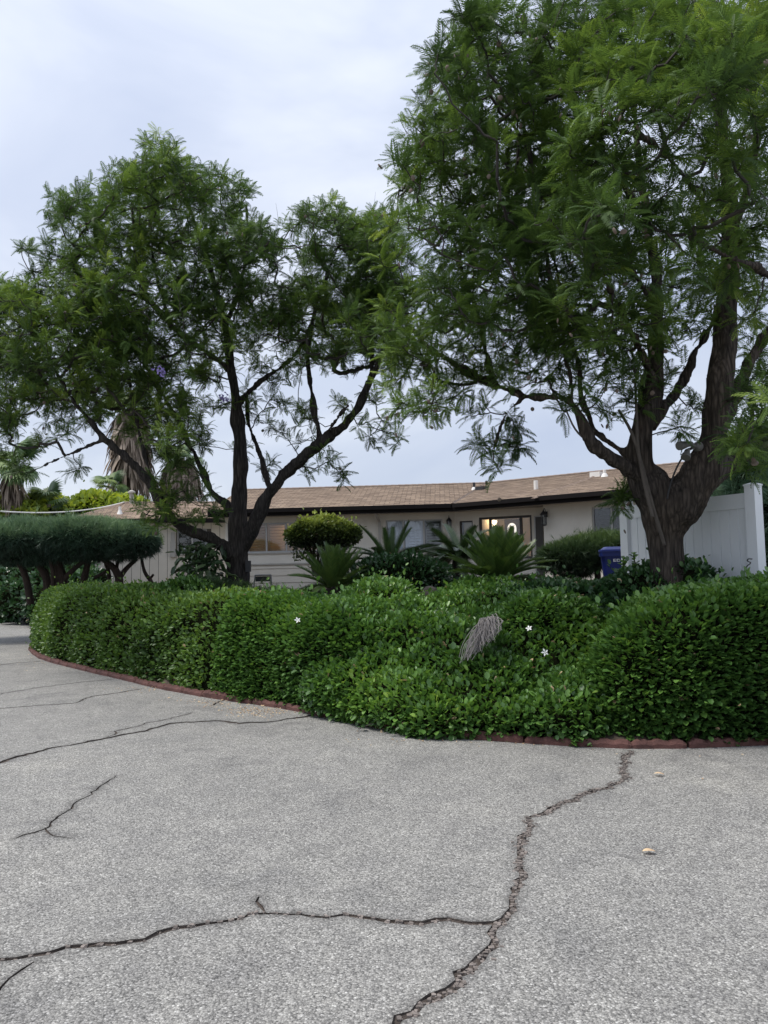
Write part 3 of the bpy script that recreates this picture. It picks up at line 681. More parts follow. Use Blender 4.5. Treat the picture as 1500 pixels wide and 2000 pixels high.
# dark screen door standing by the corner
ud0, zd1 = gC1.uz(1047, 1010); ud1, _ = gC1.uz(1061, 1010); sm = MB()
gC1.box(sm, ud0, min(ud1, u1e-.02), Z_G, zd1, .05, .09); sdoor = sm.build('screen_door', M['darkframe'], house)
sm = MB(); gC1.box(sm, ud0-.035, ud0, Z_G, zd1+.03, .045, .1); gC1.box(sm, ud0, u1e-.02, zd1+.001, zd1+.035, .045, .1); adopt(sm.build('frame', M['alu'], None), sdoor)
hC = hrect(gC2, 1155, 1245, 991, 1056)
wm = MB(); gC2.holes(wm, uc, fC.L*2.2, 0, Z_SOF+.02, [hC]); wm.build('wall', M['stucco'], house)
mc = [gC2.uz(1194, 1025)[0]]
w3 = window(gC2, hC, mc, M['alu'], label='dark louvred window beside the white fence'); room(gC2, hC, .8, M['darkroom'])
for a, b in ((hC[0], mc[0]), (mc[0], hC[1])): shutter(gC2, w3, a+.05, b-.05, hC[2]+.04, hC[3]-.04, -.18, M['darkshut'], .5, .12)
# lanterns
def lantern(f, px, py, s):
    u, z = f.uz(px, py); L_ = thing_part('wall_lantern', house); o = .16
    mb = MB(); f.box(mb, u-.05*s, u+.05*s, z+.06*s, z+.22*s, .003, .03)
    c = np.array(f.pt(u, z, o))
    mb.tube([f.pt(u, z+.16*s, .02), f.pt(u, z+.26*s, .05), f.pt(u, z+.31*s, .11), f.pt(u, z+.25*s, o)], .010*s, 5)
    mb.lathe([(.02*s, .25*s), (.03*s, .22*s), (.055*s, .19*s), (.105*s, .13*s), (.105*s, .115*s)], 8, c)
    for k in range(8):
        a = k*math.pi/4; q = c+np.array([math.cos(a)*.078*s, math.sin(a)*.078*s, 0]); mb.tube([q+[0, 0, -.16*s], q+[0, 0, .12*s]], .008*s, 4)
    mb.lathe([(.085*s, -.16*s), (.085*s, -.185*s), (.03*s, -.2*s)], 8, c); adopt(mb.build('cage', M['black'], None), L_)
    g2 = MB(); g2.lathe([(.062*s, -.15*s), (.062*s, .115*s)], 8, c); adopt(g2.build('lantern_glass', M['glass'], None), L_)
lantern(gB, 877, 1025, .95); lantern(gC2, 1067, 1014, 1.05)
# --- left wing (vertical boards)
gL = off(fL, .55); ua, _ = gL.uz(150, 1080); ub, _ = gL.uz(446, 1080)
hL = hrect(gL, 346, 404, 1034, 1082)
wm = MB(); gL.holes(wm, ua, ub+.5, 0, Z_E-.13, [hL]); wallL = wm.build('wall', plain('siding_joint', (.10, .09, .075), .9, .1, 3), house)
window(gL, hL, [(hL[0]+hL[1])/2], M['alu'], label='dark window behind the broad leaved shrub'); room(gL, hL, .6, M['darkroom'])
u = ua; bw = .325
while u < ub+.3:
    a, b = u+.008, u+bw-.008
    spans = [(.2, Z_E-.15)] if (b < hL[0] or a > hL[1]) else [(.2, hL[2]-.06), (hL[3]+.01, Z_E-.15)]
    for c, d in spans:
        bm_ = MB(); gL.box(bm_, a, b, c, d, .002, .02); adopt(bm_.build('board', M['siding'], None), wallL)
    u += bw
um, z1m = gL.uz(333, 1058); um2, z0m = gL.uz(342, 1088); mb = MB(); gL.box(mb, um, um2+.03, z0m, z1m, .022, .13); gL.box(mb, um+.02, um2, z1m, z1m+.35, .03, .08)
mb.build('meter_box', M['trim'], house)
# --- things on the roof
def roof_pipe(name, px, py, h, r, m_, f, flash=None):
    p = on_roof(px, py, f); mb = MB(); mb.lathe([(r, -.1), (r, h), (r*.7, h+.005)], 10, p); o = mb.build(name, m_, roof if f is not fL else roofL)
    o.parent = house; o.matrix_local = Matrix.Translation(-Vector(house['wloc']))
    if flash:
        k = MB(); k.lathe([(r*2.6, -.03), (r*1.6, .08), (r*1.05, flash)], 10, p); adopt(k.build('flashing', M['whitepipe'], None), o)
    return o
roof_pipe('vent_pipe', 926, 957, .26, .045, M['black'], fC, .1)['label'] = 'black vent pipe with a white collar'
roof_pipe('vent_pipe', 1047, 956, .28, .07, M['whitepipe'], fC)['label'] = 'plain white vent pipe'
roof_pipe('vent_pipe', 1181, 931, .22, .05, M['whitepipe'], fC, .1)
roof_pipe('vent_pipe', 234, 1004, .28, .05, M['whitepipe'], fL, .16)['label'] = 'white vent pipe on the left wing roof'
def roof_vent(px, py, m_, w, h):
    p = on_roof(px, py); mb = MB(); a = fC.U; n_ = fC.N; q = lambda x, y, z: (p[0]+a[0]*x+n_[0]*y, p[1]+a[1]*x+n_[1]*y, p[2]+z)
    mb.box8([q(-w, .25, -.08), q(w, .25, -.08), q(w, -.15, 0), q(-w, -.15, 0), q(-w, .25, h), q(w, .25, h), q(w*.8, -.15, h+.03), q(-w*.8, -.15, h+.03)]); mb.build('roof_vent', m_, house)
roof_vent(943, 955, M['black'], .16, .07); roof_vent(1168, 929, M['whitepipe'], .17, .10)
fp = on_roof(257, 985, fL); fm_ = MB(); fm_.lathe([(.09, -.4), (.09, .45), (.15, .46), (.15, .52), (.05, .58)], 12, fp); fm_.build('flue', M['trim'], house, smooth=False)

# ------------------------------------------------------------------ white fence panel
F0, F1 = P(1474, 1020, 8.5)[:2], P(1224, 1020, 10.2)[:2]
fF = WF(F1, F0); zf = float(P(1474, 938, 8.5)[2])-.06; zb = .35
fence = thing('vinyl_fence', 'white vinyl privacy fence panel with tall posts behind the thick trunk', 'fence', (*F0, zb))
for u in (0, fF.L):
    mb = MB(); fF.box(mb, u-.064, u+.064, zb, zf, -.064, .064); po = mb.build('post', M['vinyl'], fence)
    mb = MB(); c = np.array(fF.pt(u, zf)); a = .071
    q = lambda x, y, z: tuple(np.array(fF.pt(u+x, zf+z, y)))
    mb.box8([q(-a, a, 0.001), q(a, a, 0.001), q(a, -a, 0.001), q(-a, -a, 0.001), q(-a, a, .018), q(a, a, .018), q(a, -a, .018), q(-a, -a, .018)])
    mb.add([q(-a, a, .0185), q(a, a, .0185), q(a, -a, .0185), q(-a, -a, .0185), q(0, 0, .045)], [(0, 1, 4), (1, 2, 4), (2, 3, 4), (3, 0, 4)]); adopt(mb.build('post_cap', M['vinyl'], None), po)
zt_ = zf-.07
mb = MB(); fF.box(mb, .066, fF.L-.066, zt_-.17, zt_, -.024, .024); mb.build('rail', M['vinyl'], fence)
mb = MB(); fF.box(mb, .066, fF.L-.066, zb+.05, zb+.2, -.024, .024); mb.build('rail', M['vinyl'], fence)
nb = 14; bw = (fF.L-.14)/nb
for k in range(nb):
    mb = MB(); a, b = .07+k*bw, .07+(k+1)*bw; c = .006; z0, z1 = zb+.2, zt_-.171
    pr = [(a+.0015, -.008), (a+c, .011), (b-c, .011), (b-.0015, -.008)]
    v = [fF.pt(x, z0, o) for x, o in pr]+[fF.pt(x, z1, o) for x, o in pr]
    mb.add(v, [(i, i+1, i+5, i+4) for i in range(3)]+[(3, 0, 4, 7), (3, 2, 1, 0), (4, 5, 6, 7)]); mb.build('board', M['vinyl'], fence)

# ------------------------------------------------------------------ blue bin
bp_ = P(1204, 1100, 12.6); gz = float(H(bp_[:2])[0])
zl_ = float(P(1200, 1070, 12.6)[2]); bin_ = thing('trash_bin', 'dark blue wheeled bin half hidden by the white fence', 'bin', (bp_[0]+.05, bp_[1], gz))
BT = Matrix.Translation((bp_[0]+.05, bp_[1], gz)) @ Matrix.Rotation(math.radians(-14), 4, 'Z'); hh = zl_-gz-.06
def tb(mb): mb.v = [tuple(BT @ Vector(p)) for p in mb.v]; return mb
def bevbox(mb, b, t, z0, z1, r=.05):
    def ring(s_, z): x, y = s_; return [(-x+r, -y, z), (x-r, -y, z), (x, -y+r, z), (x, y-r, z), (x-r, y, z), (-x+r, y, z), (-x, y-r, z), (-x, -y+r, z)]
    return mb.add(ring(b, z0)+ring(t, z1), [(i, (i+1) % 8, (i+1) % 8+8, i+8) for i in range(8)]+[tuple(range(7, -1, -1)), tuple(range(8, 16))])
mb = MB(); bevbox(mb, (.22, .26), (.29, .34), .06, hh-.08); bevbox(mb, (.31, .36), (.315, .365), hh-.08, hh-.001, .04); tb(mb).build('body', M['blue'], bin_)
mb = MB(); bevbox(mb, (.325, .375), (.32, .37), hh, hh+.03, .05); bevbox(mb, (.30, .35), (.24, .28), hh+.03, hh+.075, .05); mb.box((-.26, .36, hh-.02), (.26, .43, hh+.02)); tb(mb).build('lid', M['blue'], bin_)
for sx in (-1, 1):
    mb = MB(); mb.lathe([(.05, -.03), (.12, -.028), (.12, .028), (.05, .03)], 14, (sx*.27, .24, .12), Matrix.Rotation(math.pi/2, 3, 'Y')); tb(mb).build('wheel', M['black'], bin_)
def text(body, size, Mx, m_, parent, name='lettering', bold=.012):
    cu = bpy.data.curves.new(name, 'FONT'); cu.body = body; cu.size = size; cu.align_x = 'CENTER'; cu.extrude = .002; cu.offset = bold*size; cu.space_character = 1.15
    t_ = bpy.data.objects.new(name, cu); COL.objects.link(t_); me = bpy.data.meshes.new_from_object(t_.evaluated_get(bpy.context.evaluated_depsgraph_get()))
    bpy.data.objects.remove(t_); o = bpy.data.objects.new(name, me); COL.objects.link(o); me.materials.clear(); me.materials.append(m_); o.parent = parent
    o.matrix_local = Matrix.Translation(-Vector(parent['wloc'])) @ Mx; return o
tilt = math.atan2(.08, hh-.14)
for s0, z_, t_ in ((.060, hh-.165, 'EDCO'), (.036, hh-.19, '_____')):
    yb = -(.26+.08*(z_-.06)/(hh-.14))-.004
    text(t_, s0, BT @ Matrix.Translation((.02, yb, z_)) @ Matrix.Rotation(math.pi/2+tilt*1.0, 4, 'X') @ Matrix.Diagonal((1.5 if s0 > .05 else 1, 1, 1, 1)), M['white'], bin_, bold=.03)

# ------------------------------------------------------------------ small garden things
hp = P(1452, 1112, 8.15); hook = MB()
q = lambda x, y: P(x, y, 8.15)
hook.tube(smooth_path([q(1450, 1190), q(1452, 1118), q(1458, 1106), q(1468, 1099), q(1459, 1096), q(1461, 1091), q(1469, 1092)], 2), .007, 6)
tag(hook.build('garden_hook', M['black'], None, smooth=True), 'thin bent black metal hook standing in front of the white fence', 'garden hook')
cb = P(514, 1140, 15.5); cz = float(H(cb[:2])[0]); chair = thing('folding_chair', 'small grey folding chair with dark seat back near the tan siding', 'chair', (cb[0], cb[1], cz))
ct = float(P(514, 1123, 15.5)[2]); cw = .16
for sx in (-1, 1):
    mb = MB(); mb.tube([(cb[0]+sx*(cw+.06), cb[1]-.2, cz-.02), (cb[0]+sx*cw, cb[1], ct)], .014, 6); mb.build('leg', M['grey'], chair)
    mb = MB(); mb.tube([(cb[0]+sx*(cw+.04), cb[1]+.25, cz-.02), (cb[0]+sx*cw, cb[1], ct-.35)], .014, 6); mb.build('leg', M['grey'], chair)
mb = MB(); mb.tube([(cb[0]-cw, cb[1], ct), (cb[0]+cw, cb[1], ct)], .014, 6); mb.build('top_rail', M['grey'], chair)
mb = MB(); mb.box((cb[0]-cw+.01, cb[1]-.035, ct-.13), (cb[0]+cw-.01, cb[1]-.02, ct-.03)); mb.build('backrest', M['black'], chair)
mb = MB(); mb.box((cb[0]-cw-.01, cb[1]-.30, ct-.46), (cb[0]+cw+.01, cb[1]+.05, ct-.43)); mb.build('seat', M['black'], chair)
sp = P(845, 1184, 11.3); sv = []; 
sb = bmesh.new(); bmesh.ops.create_icosphere(sb, subdivisions=3, radius=1)
for v in sb.verts:
    d = np.array(v.co); k = 1+.16*vnoise(d[None], 1.6)[0]; v.co = Vector((d[0]*.20*k+sp[0], d[1]*.2*k+sp[1], d[2]*.42*k+sp[2]-.12))
sme = bpy.data.meshes.new('stone'); sb.to_mesh(sme); sb.free(); sme.materials.append(M['stone'])
tag(new_obj('garden_stone', sme), 'dark upright stone half hidden behind the hedge below the cycads', 'stone')
# overhead cable on the left, from beyond the frame to the roof
c0, c1 = P(-60, 993, 20), fp+np.array([-.3, 0, .1]); t_ = np.linspace(0, 1, 24)[:, None]
cab = c0*(1-t_)+c1*t_; cab[:, 2] -= .25*(1-(2*t_[:, 0]-1)**2)
mb = MB(); mb.tube(cab, .022, 5); tag(mb.build('overhead_cable', M['whitepipe'], None), 'pale cable running from the left edge down to the roof', 'cable')
#==PART3==
# ------------------------------------------------------------------ leaf templates (forward +X, up +Z)
def oval(w=.28, fold=.10, curl=0.0):
    v = [(0, 0, 0), (.3, w, fold), (.72, w*.95, fold-curl*.3), (1, 0, -curl), (.72, -w*.95, fold-curl*.3), (.3, -w, fold)]
    return (v, [(0, 3, 2, 1), (0, 5, 4, 3)])
CARISSA = [oval(.31, .12, .05), oval(.28, .16, -.04), oval(.33, .08, .12)]
PRIVET = [oval(.26, .1, .05), oval(.3, .12, 0)]
LOQUAT = [oval(.17, .06, .25), oval(.19, .07, .12), oval(.16, .08, .4)]
def sprig(seed, n=6, w=.05, spread=.5):
    r = np.random.default_rng(seed); v = []; f = []
    for k in range(n):
        d = norm(np.array([1, r.normal(0, spread), r.normal(0, spread)])); s_ = norm(np.cross(d, r.normal(size=3)))*w; L_ = r.uniform(.6, 1)
        o = len(v); b = np.array([r.uniform(0, .25), 0, 0]); v += [b-s_*.6, b+s_*.6, b+d*L_]; f.append((o, o+1, o+2))
    return (v, f)
SPRIG = [sprig(k) for k in range(4)]
def frond_t(seed, pairs=12, droop=.35, w=.021, split=True):
    """feathery twice-divided leaf, length 1: thin stalk with pairs of narrow drooping leaflets"""
    r = np.random.default_rng(seed); v = []; f = []
    def rp(t): return np.array([t*(1-.12*droop*t), .05*math.sin(seed+t*2)*t, .22*math.sin(t*1.5)-droop*t*t])
    ps = [rp(t) for t in np.linspace(0, 1, 5)]
    for a, b in zip(ps, ps[1:]):
        o = len(v); v += [a-[0, .006, 0], a+[0, .006, 0], b+[0, .004, 0], b-[0, .004, 0]]; f.append((o, o+1, o+2, o+3))
    for i in range(pairs):
        t = .14+.84*i/(pairs-1); p = rp(t); tg = norm(rp(min(t+.02, 1.0))-rp(t-.02)); L_ = .27*math.sin(math.pi*(.16+.78*t))**.7*r.uniform(.85, 1.1)
        for s_ in (-1, 1):
            d = norm(np.array([.55+.25*t, s_*1.0, -.12-.30*r.random()])); d = norm(d+tg*.2); n_ = norm(np.cross(tg, d))*s_; wv = norm(np.cross(d, [0, 0, 1]))*w*r.uniform(.85, 1.25)
            m_ = p+d*L_*.5+np.array([0, 0, .012]); o = len(v); v += [p+d*L_*.12-wv*1.1, p+d*L_*.3+wv*1.2+np.array([0, 0, .012]), p+d*L_+np.array([0, 0, -.02])]; f.append((o, o+1, o+2))
    return (v, f)
FROND = [frond_t(1, 12, .20, .026), frond_t(2, 11, .30, .026), frond_t(3, 12, .08, .026), frond_t(4, 11, .42, .026)]

def leaf_parts(temps, R, T, var, which, matl, parent, sel, name='leaf'):
    """the largest leaves in view, each an object of its own on shared meshes"""
    cache = {}
    for i in sel:
        k = (int(which[i]), int(np.clip(var[i], 0, .999)*4)); s_ = np.linalg.norm(R[i][:, 0])
        if k not in cache:
            tv, tf = temps[k[0]]; fl = [a for q in tf for a in q]
            cache[k] = np_mesh(name, np.array(tv, float), fl, [len(q) for q in tf], matl, np.full(len(tv), (k[1]+.5)/4))
        m4 = np.eye(4); m4[:3, :3] = R[i]; m4[:3, 3] = T[i]
        new_obj(name, cache[k], parent, Matrix(m4.tolist()))
def pick_large(T, size, n, ymax=2000):
    px, d = to_px(T); ok = (d > 0) & (px[:, 0] > 5) & (px[:, 0] < 1495) & (px[:, 1] > 5) & (px[:, 1] < 1995)
    sc = np.where(ok, size/np.maximum(d, .1), 0); return np.argsort(-sc)[:n]

def foliate(name, me, n, temps, size, matl, root, rng, up=.7, out=.6, rnd=.5, depth=.05, topbias=.35, keep=None, parts=0, varscale=1.6, pw=1, core=None, inset=.08, zbase=None, part_name='leaf'):
    v, nr, t = mesh_arrays(me)
    kf = (lambda c, n_: np.clip(.25+np.where((n_*(CAM_LOC-c)).sum(1) > -.25*np.linalg.norm(CAM_LOC-c, axis=1), 1, .15), 0, 1)*np.where(n_[:, 2] < -.75, .4, 1)*np.clip(.9+.3*vnoise(c, 3.2), .42, 1.4)) if keep is None else keep
    p, nn = sample(v, t, n, rng, kf)
    ln = rng.normal(0, 1, (n, 3)); f = norm(nn*out+norm(ln)*rnd+np.array([0, 0, .22])); u = norm(np.array([0, 0, 1.])*up+nn*.55+rng.normal(0, .35, (n, 3)))
    sz = size*rng.uniform(.55, 1.3, n); R = frames(f, u)*sz[:, None, None]
    dd = rng.exponential(depth*.6, n); p = p-nn*dd[:, None]+nn*.02; hi = rng.random(n) < .07; p = p+(nn+[0, 0, .5])*(rng.exponential(.035, n)*hi)[:, None]
    big = vnoise(p, varscale)*.10
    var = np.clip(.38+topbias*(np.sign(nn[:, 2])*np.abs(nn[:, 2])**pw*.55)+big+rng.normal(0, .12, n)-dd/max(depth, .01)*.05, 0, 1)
    which = rng.integers(0, len(temps), n)
    if parts:
        sel = pick_large(p+nn*.03, sz*np.clip(((CAM_LOC-p)*nn).sum(1)/np.linalg.norm(CAM_LOC-p, axis=1)-dd*4, .02, 1), parts)
        leaf_parts(temps, R, p, var, which, matl, root, sel, part_name); m_ = np.ones(n, bool); m_[sel] = False
        R, p, var, which = R[m_], p[m_], var[m_], which[m_]
    if temps is CARISSA or temps is PRIVET:
        dm = rng.random(len(p)) < .007
        if dm.sum() > 3: new_obj('dead_leaves', stamp('dead_leaves', temps, R[dm], p[dm]+.01, rng.random(dm.sum())*.7, which[dm], M['dry']), root, kind='stuff')
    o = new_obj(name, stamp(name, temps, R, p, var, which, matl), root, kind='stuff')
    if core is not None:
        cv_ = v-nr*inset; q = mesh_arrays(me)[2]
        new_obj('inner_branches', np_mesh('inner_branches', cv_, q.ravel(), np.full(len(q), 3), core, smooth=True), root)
    return o
def blob_mesh(blobs, voxel, disp=.05, nscale=2.0, flat=None):
    V = []; F = []
    for c, r in blobs:
        b = bmesh.new(); bmesh.ops.create_icosphere(b, subdivisions=3, radius=1); o = len(V)
        V += [(c[0]+v.co.x*r[0], c[1]+v.co.y*r[1], c[2]+v.co.z*r[2]) for v in b.verts]; F += [tuple(v.index+o for v in f.verts) for f in b.faces]; b.free()
    me = remesh(V, F, voxel, 5); v, n, t = mesh_arrays(me)
    v = v+n*(disp*vnoise(v, nscale)+disp*.5*vnoise(v+3.1, nscale*2.7))[:, None]
    me.vertices.foreach_set('co', v.astype(np.float32).ravel()); me.update(); return me
def loft_mesh(path, w, h, z0, e0=.5, e1=.5, p=3.2, disp=.03, nv=26, lean=None):
    """clipped hedge: rounded-box section along a plan path; w and h along the path; rounded ends of length e0, e1"""
    path = resample(path, .1); n = len(path); s_ = np.r_[0, np.cumsum(np.linalg.norm(np.diff(path, axis=0), axis=1))]; tt = s_/s_[-1]
    tg = norm(np.gradient(path, axis=0)); nr = np.c_[-tg[:, 1], tg[:, 0]]
    W = np.interp(tt, np.linspace(0, 1, len(w)), w); Hh = np.interp(tt, np.linspace(0, 1, len(h)), h)
    ea = np.clip(s_/e0, 0.02, 1); eb = np.clip((s_[-1]-s_)/e1, 0.02, 1)
    k = (1-(1-ea)**2.4)**(1/2.0)*(1-(1-eb)**2.4)**(1/2.0)
    V = []
    for i in range(n):
        for j in range(nv):
            a = math.pi*j/(nv-1); c, s2 = math.cos(a), math.sin(a)
            x = math.copysign(abs(c)**(2/p), c)*W[i]/2*(.35+.65*k[i]); z = (abs(s2)**(2/p))*Hh[i]*k[i]
            V.append([*(path[i]-nr[i]*x), z0+z])
    F = [(i*nv+j, (i+1)*nv+j, (i+1)*nv+j+1, i*nv+j+1) for i in range(n-1) for j in range(nv-1)]
    F += [tuple(range(nv)), tuple(range((n-1)*nv+nv-1, (n-1)*nv-1, -1))]
    me = bpy.data.meshes.new('loft'); me.from_pydata(V, [], F)
    b = bmesh.new(); b.from_mesh(me); bmesh.ops.recalc_face_normals(b, faces=b.faces); b.to_mesh(me); b.free()
    v, nn, t = mesh_arrays(me); v = v+nn*(disp*vnoise(v, 1.7)+disp*.5*vnoise(v+7, 4.2))[:, None]
    me.vertices.foreach_set('co', v.astype(np.float32).ravel()); me.update(); return me

# ------------------------------------------------------------------ clipped hedges along the kerb
def kerb_between(x0, x1, o):
    pts = resample(smooth_path(np.vstack([KERB, right_tail]), 2), .15); px, d = to_px(np.c_[pts, np.zeros(len(pts))]); q = pts[(px[:, 0] >= x0) & (px[:, 0] <= x1)]
    tg = norm(np.gradient(q, axis=0)); return q+np.c_[-tg[:, 1], tg[:, 0]]*o
rng = np.random.default_rng(21)
def hedge_part_count(): return 0
def flower(p, s_, nrm, parent):
    fo = MB(); n_ = norm(np.asarray(nrm, float)); a = norm(np.cross(n_, [.3, .1, 1])); b = np.cross(n_, a)
    for k in range(5):
        t = 2*math.pi*k/5+.3; d = a*math.cos(t)+b*math.sin(t); e_ = -a*math.sin(t)+b*math.cos(t)
        fo.add([p, p+d*s_*.55+e_*s_*.24+n_*s_*.12, p+d*s_+n_*s_*.02, p+d*s_*.55-e_*s_*.24+n_*s_*.12], [(0, 1, 2, 3)])
    fo.tube([p-n_*s_*.8, p], s_*.06, 5)
    return fo.build('flower', M['petal'], parent)
# left: older, small-leaved hedge
pth = np.vstack([[[-7.35, 18.3]], [[-7.05, 17.0]], kerb_between(64, 425, .76)]); pth = smooth_path(pth, 1)
h1 = loft_mesh(pth, [1.3, 1.35, 1.35, 1.3], [1.22, 1.30, 1.30, 1.24, 1.20], .02, .9, .2, 3.4, .045)
r_ = thing('clipped_hedge', 'long small leaved clipped hedge curving away at the far left of the kerb', 'hedge', (*pth[len(pth)//2], 0), 'clipped hedge sections along the driveway')
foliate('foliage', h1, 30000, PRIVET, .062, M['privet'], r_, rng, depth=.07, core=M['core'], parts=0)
# middle: broader leaves, bright shoulder at its left end
pth = kerb_between(385, 720, .68)
h2 = loft_mesh(pth, [1.2, 1.3, 1.3, 1.1], [1.20, 1.25, 1.20, .95], .02, .30, .8, 3.4, .045)
r_ = thing('clipped_hedge', 'middle clipped hedge with rounded right end and one white flower', 'hedge', (*pth[len(pth)//2], 0), 'clipped hedge sections along the driveway')
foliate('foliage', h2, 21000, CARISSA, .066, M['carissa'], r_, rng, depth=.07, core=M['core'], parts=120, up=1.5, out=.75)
flower(P(581, 1211, 8.62), .040, (.3, -1, .7), r_)
# right: large glossy block
pth = kerb_between(1150, 2200, .70)
h3 = loft_mesh(pth, [1.35, 1.5, 1.55, 1.55], [1.22, 1.34, 1.36, 1.36, 1.36], .02, .95, .5, 4.2, .03)
r_ = thing('clipped_hedge', 'tall glossy clipped hedge block in front of the white fence', 'hedge', (*pth[6], 0), 'clipped hedge sections along the driveway')
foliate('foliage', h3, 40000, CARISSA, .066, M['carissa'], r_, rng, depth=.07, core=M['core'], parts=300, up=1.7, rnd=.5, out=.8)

# ------------------------------------------------------------------ looser shrubs filling the bed between them
def shrub(name, label, blobs, n, matl, temps, size, seed, cat='shrub', voxel=.09, disp=.075, group='mounded shrubs filling the bed', parts=0, **k):
    rr = np.random.default_rng(seed); bl = [(P(x, y, d), np.array(r, float)) for x, y, d, r in blobs]; me = blob_mesh(bl, voxel, disp, 2.2)
    c = bl[0][0]; root = thing(name, label, cat, (c[0], c[1], float(max(H(c[:2])[0], 0))), group)
    foliate('foliage', me, n, temps, size, matl, root, rr, core=M['core'], parts=parts, **k); return root
low = shrub('carissa_shrub', 'low bright green shrub spilling over the kerb with two white flowers', [
    (700, 1350, 8.45, (.62, .55, .42)), (760, 1365, 8.2, (.6, .55, .42)), (830, 1372, 7.95, (.7, .6, .38)), (910, 1388, 7.7, (.7, .6, .38)), (1000, 1396, 7.55, (.7, .65, .38)), (1085, 1396, 7.5, (.7, .65, .40)), (1150, 1395, 7.5, (.55, .6, .45)), (1015, 1340, 8.0, (.6, .6, .46)), (1095, 1322, 7.95, (.6, .6, .5)), (930, 1352, 8.0, (.5, .5, .36)), (1150, 1330, 7.95, (.45, .5, .5)), (850, 1335, 8.3, (.6, .5, .36)), (1040, 1250, 8.9, (.5, .5, .5)), (960, 1262, 9.0, (.5, .5, .4)),
    (720, 1300, 8.9, (.6, .6, .42)), (800, 1290, 8.8, (.7, .6, .45)), (880, 1300, 8.5, (.6, .6, .45)), (960, 1320, 8.1, (.6, .6, .42)), (690, 1255, 9.6, (.6, .6, .4)), (780, 1245, 9.6, (.7, .7, .42)), (870, 1262, 9.2, (.6, .6, .35)),
    (760, 1300, 9.1, (.7, .6, .5)), (850, 1310, 8.9, (.75, .7, .5)), (1000, 1300, 8.5, (.6, .6, .55)), (1070, 1275, 8.4, (.62, .6, .62)), (1140, 1280, 8.5, (.5, .6, .55)), (930, 1330, 8.6, (.6, .6, .45))],
    36000, M['carissa'], CARISSA, .064, 31, parts=150, depth=.10, up=1.2, topbias=.22)
flower(P(1033, 1227, 7.72), .037, (-.5, -1, .9), low); flower(P(1064, 1274, 7.55), .042, (.2, -1, .35), low)
shrub('carissa_shrub', 'rounded loose shrub just below the small upright cycad', [(740, 1206, 10.6, (.80, .8, .50)), (690, 1228, 10.4, (.6, .6, .4)), (800, 1240, 10.2, (.8, .7, .42)), (755, 1180, 11.0, (.5, .6, .34))], 11000, M['carissa'], CARISSA, .060, 32, depth=.12)
shrub('carissa_shrub', 'sprawling shrub behind the bundle of dry grey twigs', [(905, 1212, 10.4, (.75, .8, .48)), (990, 1228, 10.0, (.7, .8, .5)), (870, 1252, 9.9, (.6, .6, .4)), (950, 1190, 11.0, (.9, .7, .36)), (930, 1255, 9.5, (.6, .5, .40))], 14000, M['carissa'], CARISSA, .060, 33, depth=.12)
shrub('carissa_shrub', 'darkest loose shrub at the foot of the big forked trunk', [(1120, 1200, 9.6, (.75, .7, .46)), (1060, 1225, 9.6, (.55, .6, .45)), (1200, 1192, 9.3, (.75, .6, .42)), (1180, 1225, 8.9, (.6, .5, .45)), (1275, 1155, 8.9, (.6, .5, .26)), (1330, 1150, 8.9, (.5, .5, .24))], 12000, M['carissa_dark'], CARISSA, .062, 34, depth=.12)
# juniper ground cover behind the hedges at the foot of the left tree
shrub('ground_juniper', 'low feathery dark juniper round the foot of the left tree trunk', [(430, 1180, 13.2, (1.0, .6, .25)), (370, 1180, 13.2, (.7, .6, .30)), (520, 1182, 13.2, (.9, .6, .20)), (590, 1184, 13.2, (.8, .6, .22))], 5200, M['juniper_g'], SPRIG, .16, 35, cat='juniper', group=None, up=.4, out=.5, rnd=.7, depth=.06)
shrub('leafy_shrub', 'light green leafy shrub peeking over the hedge left of the trunk', [(355, 1174, 12.6, (.55, .5, .28)), (330, 1178, 12.6, (.5, .4, .24))], 2600, M['carissa'], PRIVET, .075, 36, group=None, depth=.1)
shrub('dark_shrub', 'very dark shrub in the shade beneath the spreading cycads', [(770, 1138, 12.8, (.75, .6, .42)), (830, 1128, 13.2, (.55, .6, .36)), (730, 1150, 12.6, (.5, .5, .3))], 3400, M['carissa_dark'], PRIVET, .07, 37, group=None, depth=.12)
# young upright sprigs poking out of the hedge
def sprigs(label, pts, d, hgt, seed, n=9):
    rr = np.random.default_rng(seed); root = None
    for x, y in pts:
        p = P(x, y, d); base = p-np.array([0, 0, hgt]); 
        if root is None: root = thing('sapling', label, 'sapling', base)
        tip = p+np.array([rr.normal(0, .05), rr.normal(0, .05), 0]); mb = MB(); pl = smooth_path([base, (base+tip)/2+rr.normal(0, .02, 3), tip], 2); mb.tube(pl, [.006]*(len(pl)-1)+[.002], 5); mb.build('stem', M['twig'], root)
        m = n; t = np.linspace(.35, 1, m); pos = np.array([pl[int(a*(len(pl)-1))] for a in t]); ang = np.arange(m)*2.4
        f = np.c_[np.cos(ang), np.sin(ang), np.full(m, .6)]; R = frames(f, np.array([[0, 0, 1.]])*np.ones((m, 1))+rr.normal(0, .2, (m, 3)))*.075
        leaf_parts(CARISSA, R, pos, rr.uniform(.35, .7, m), rr.integers(0, 3, m), M['carissa'], root, range(m))
    return root
sprigs('young shrub with upright leafy shoots in front of the blue bin', [(1228, 1092), (1243, 1083), (1253, 1098), (1215, 1100), (1205, 1112), (1236, 1105)], 9.0, .35, 41, 12)
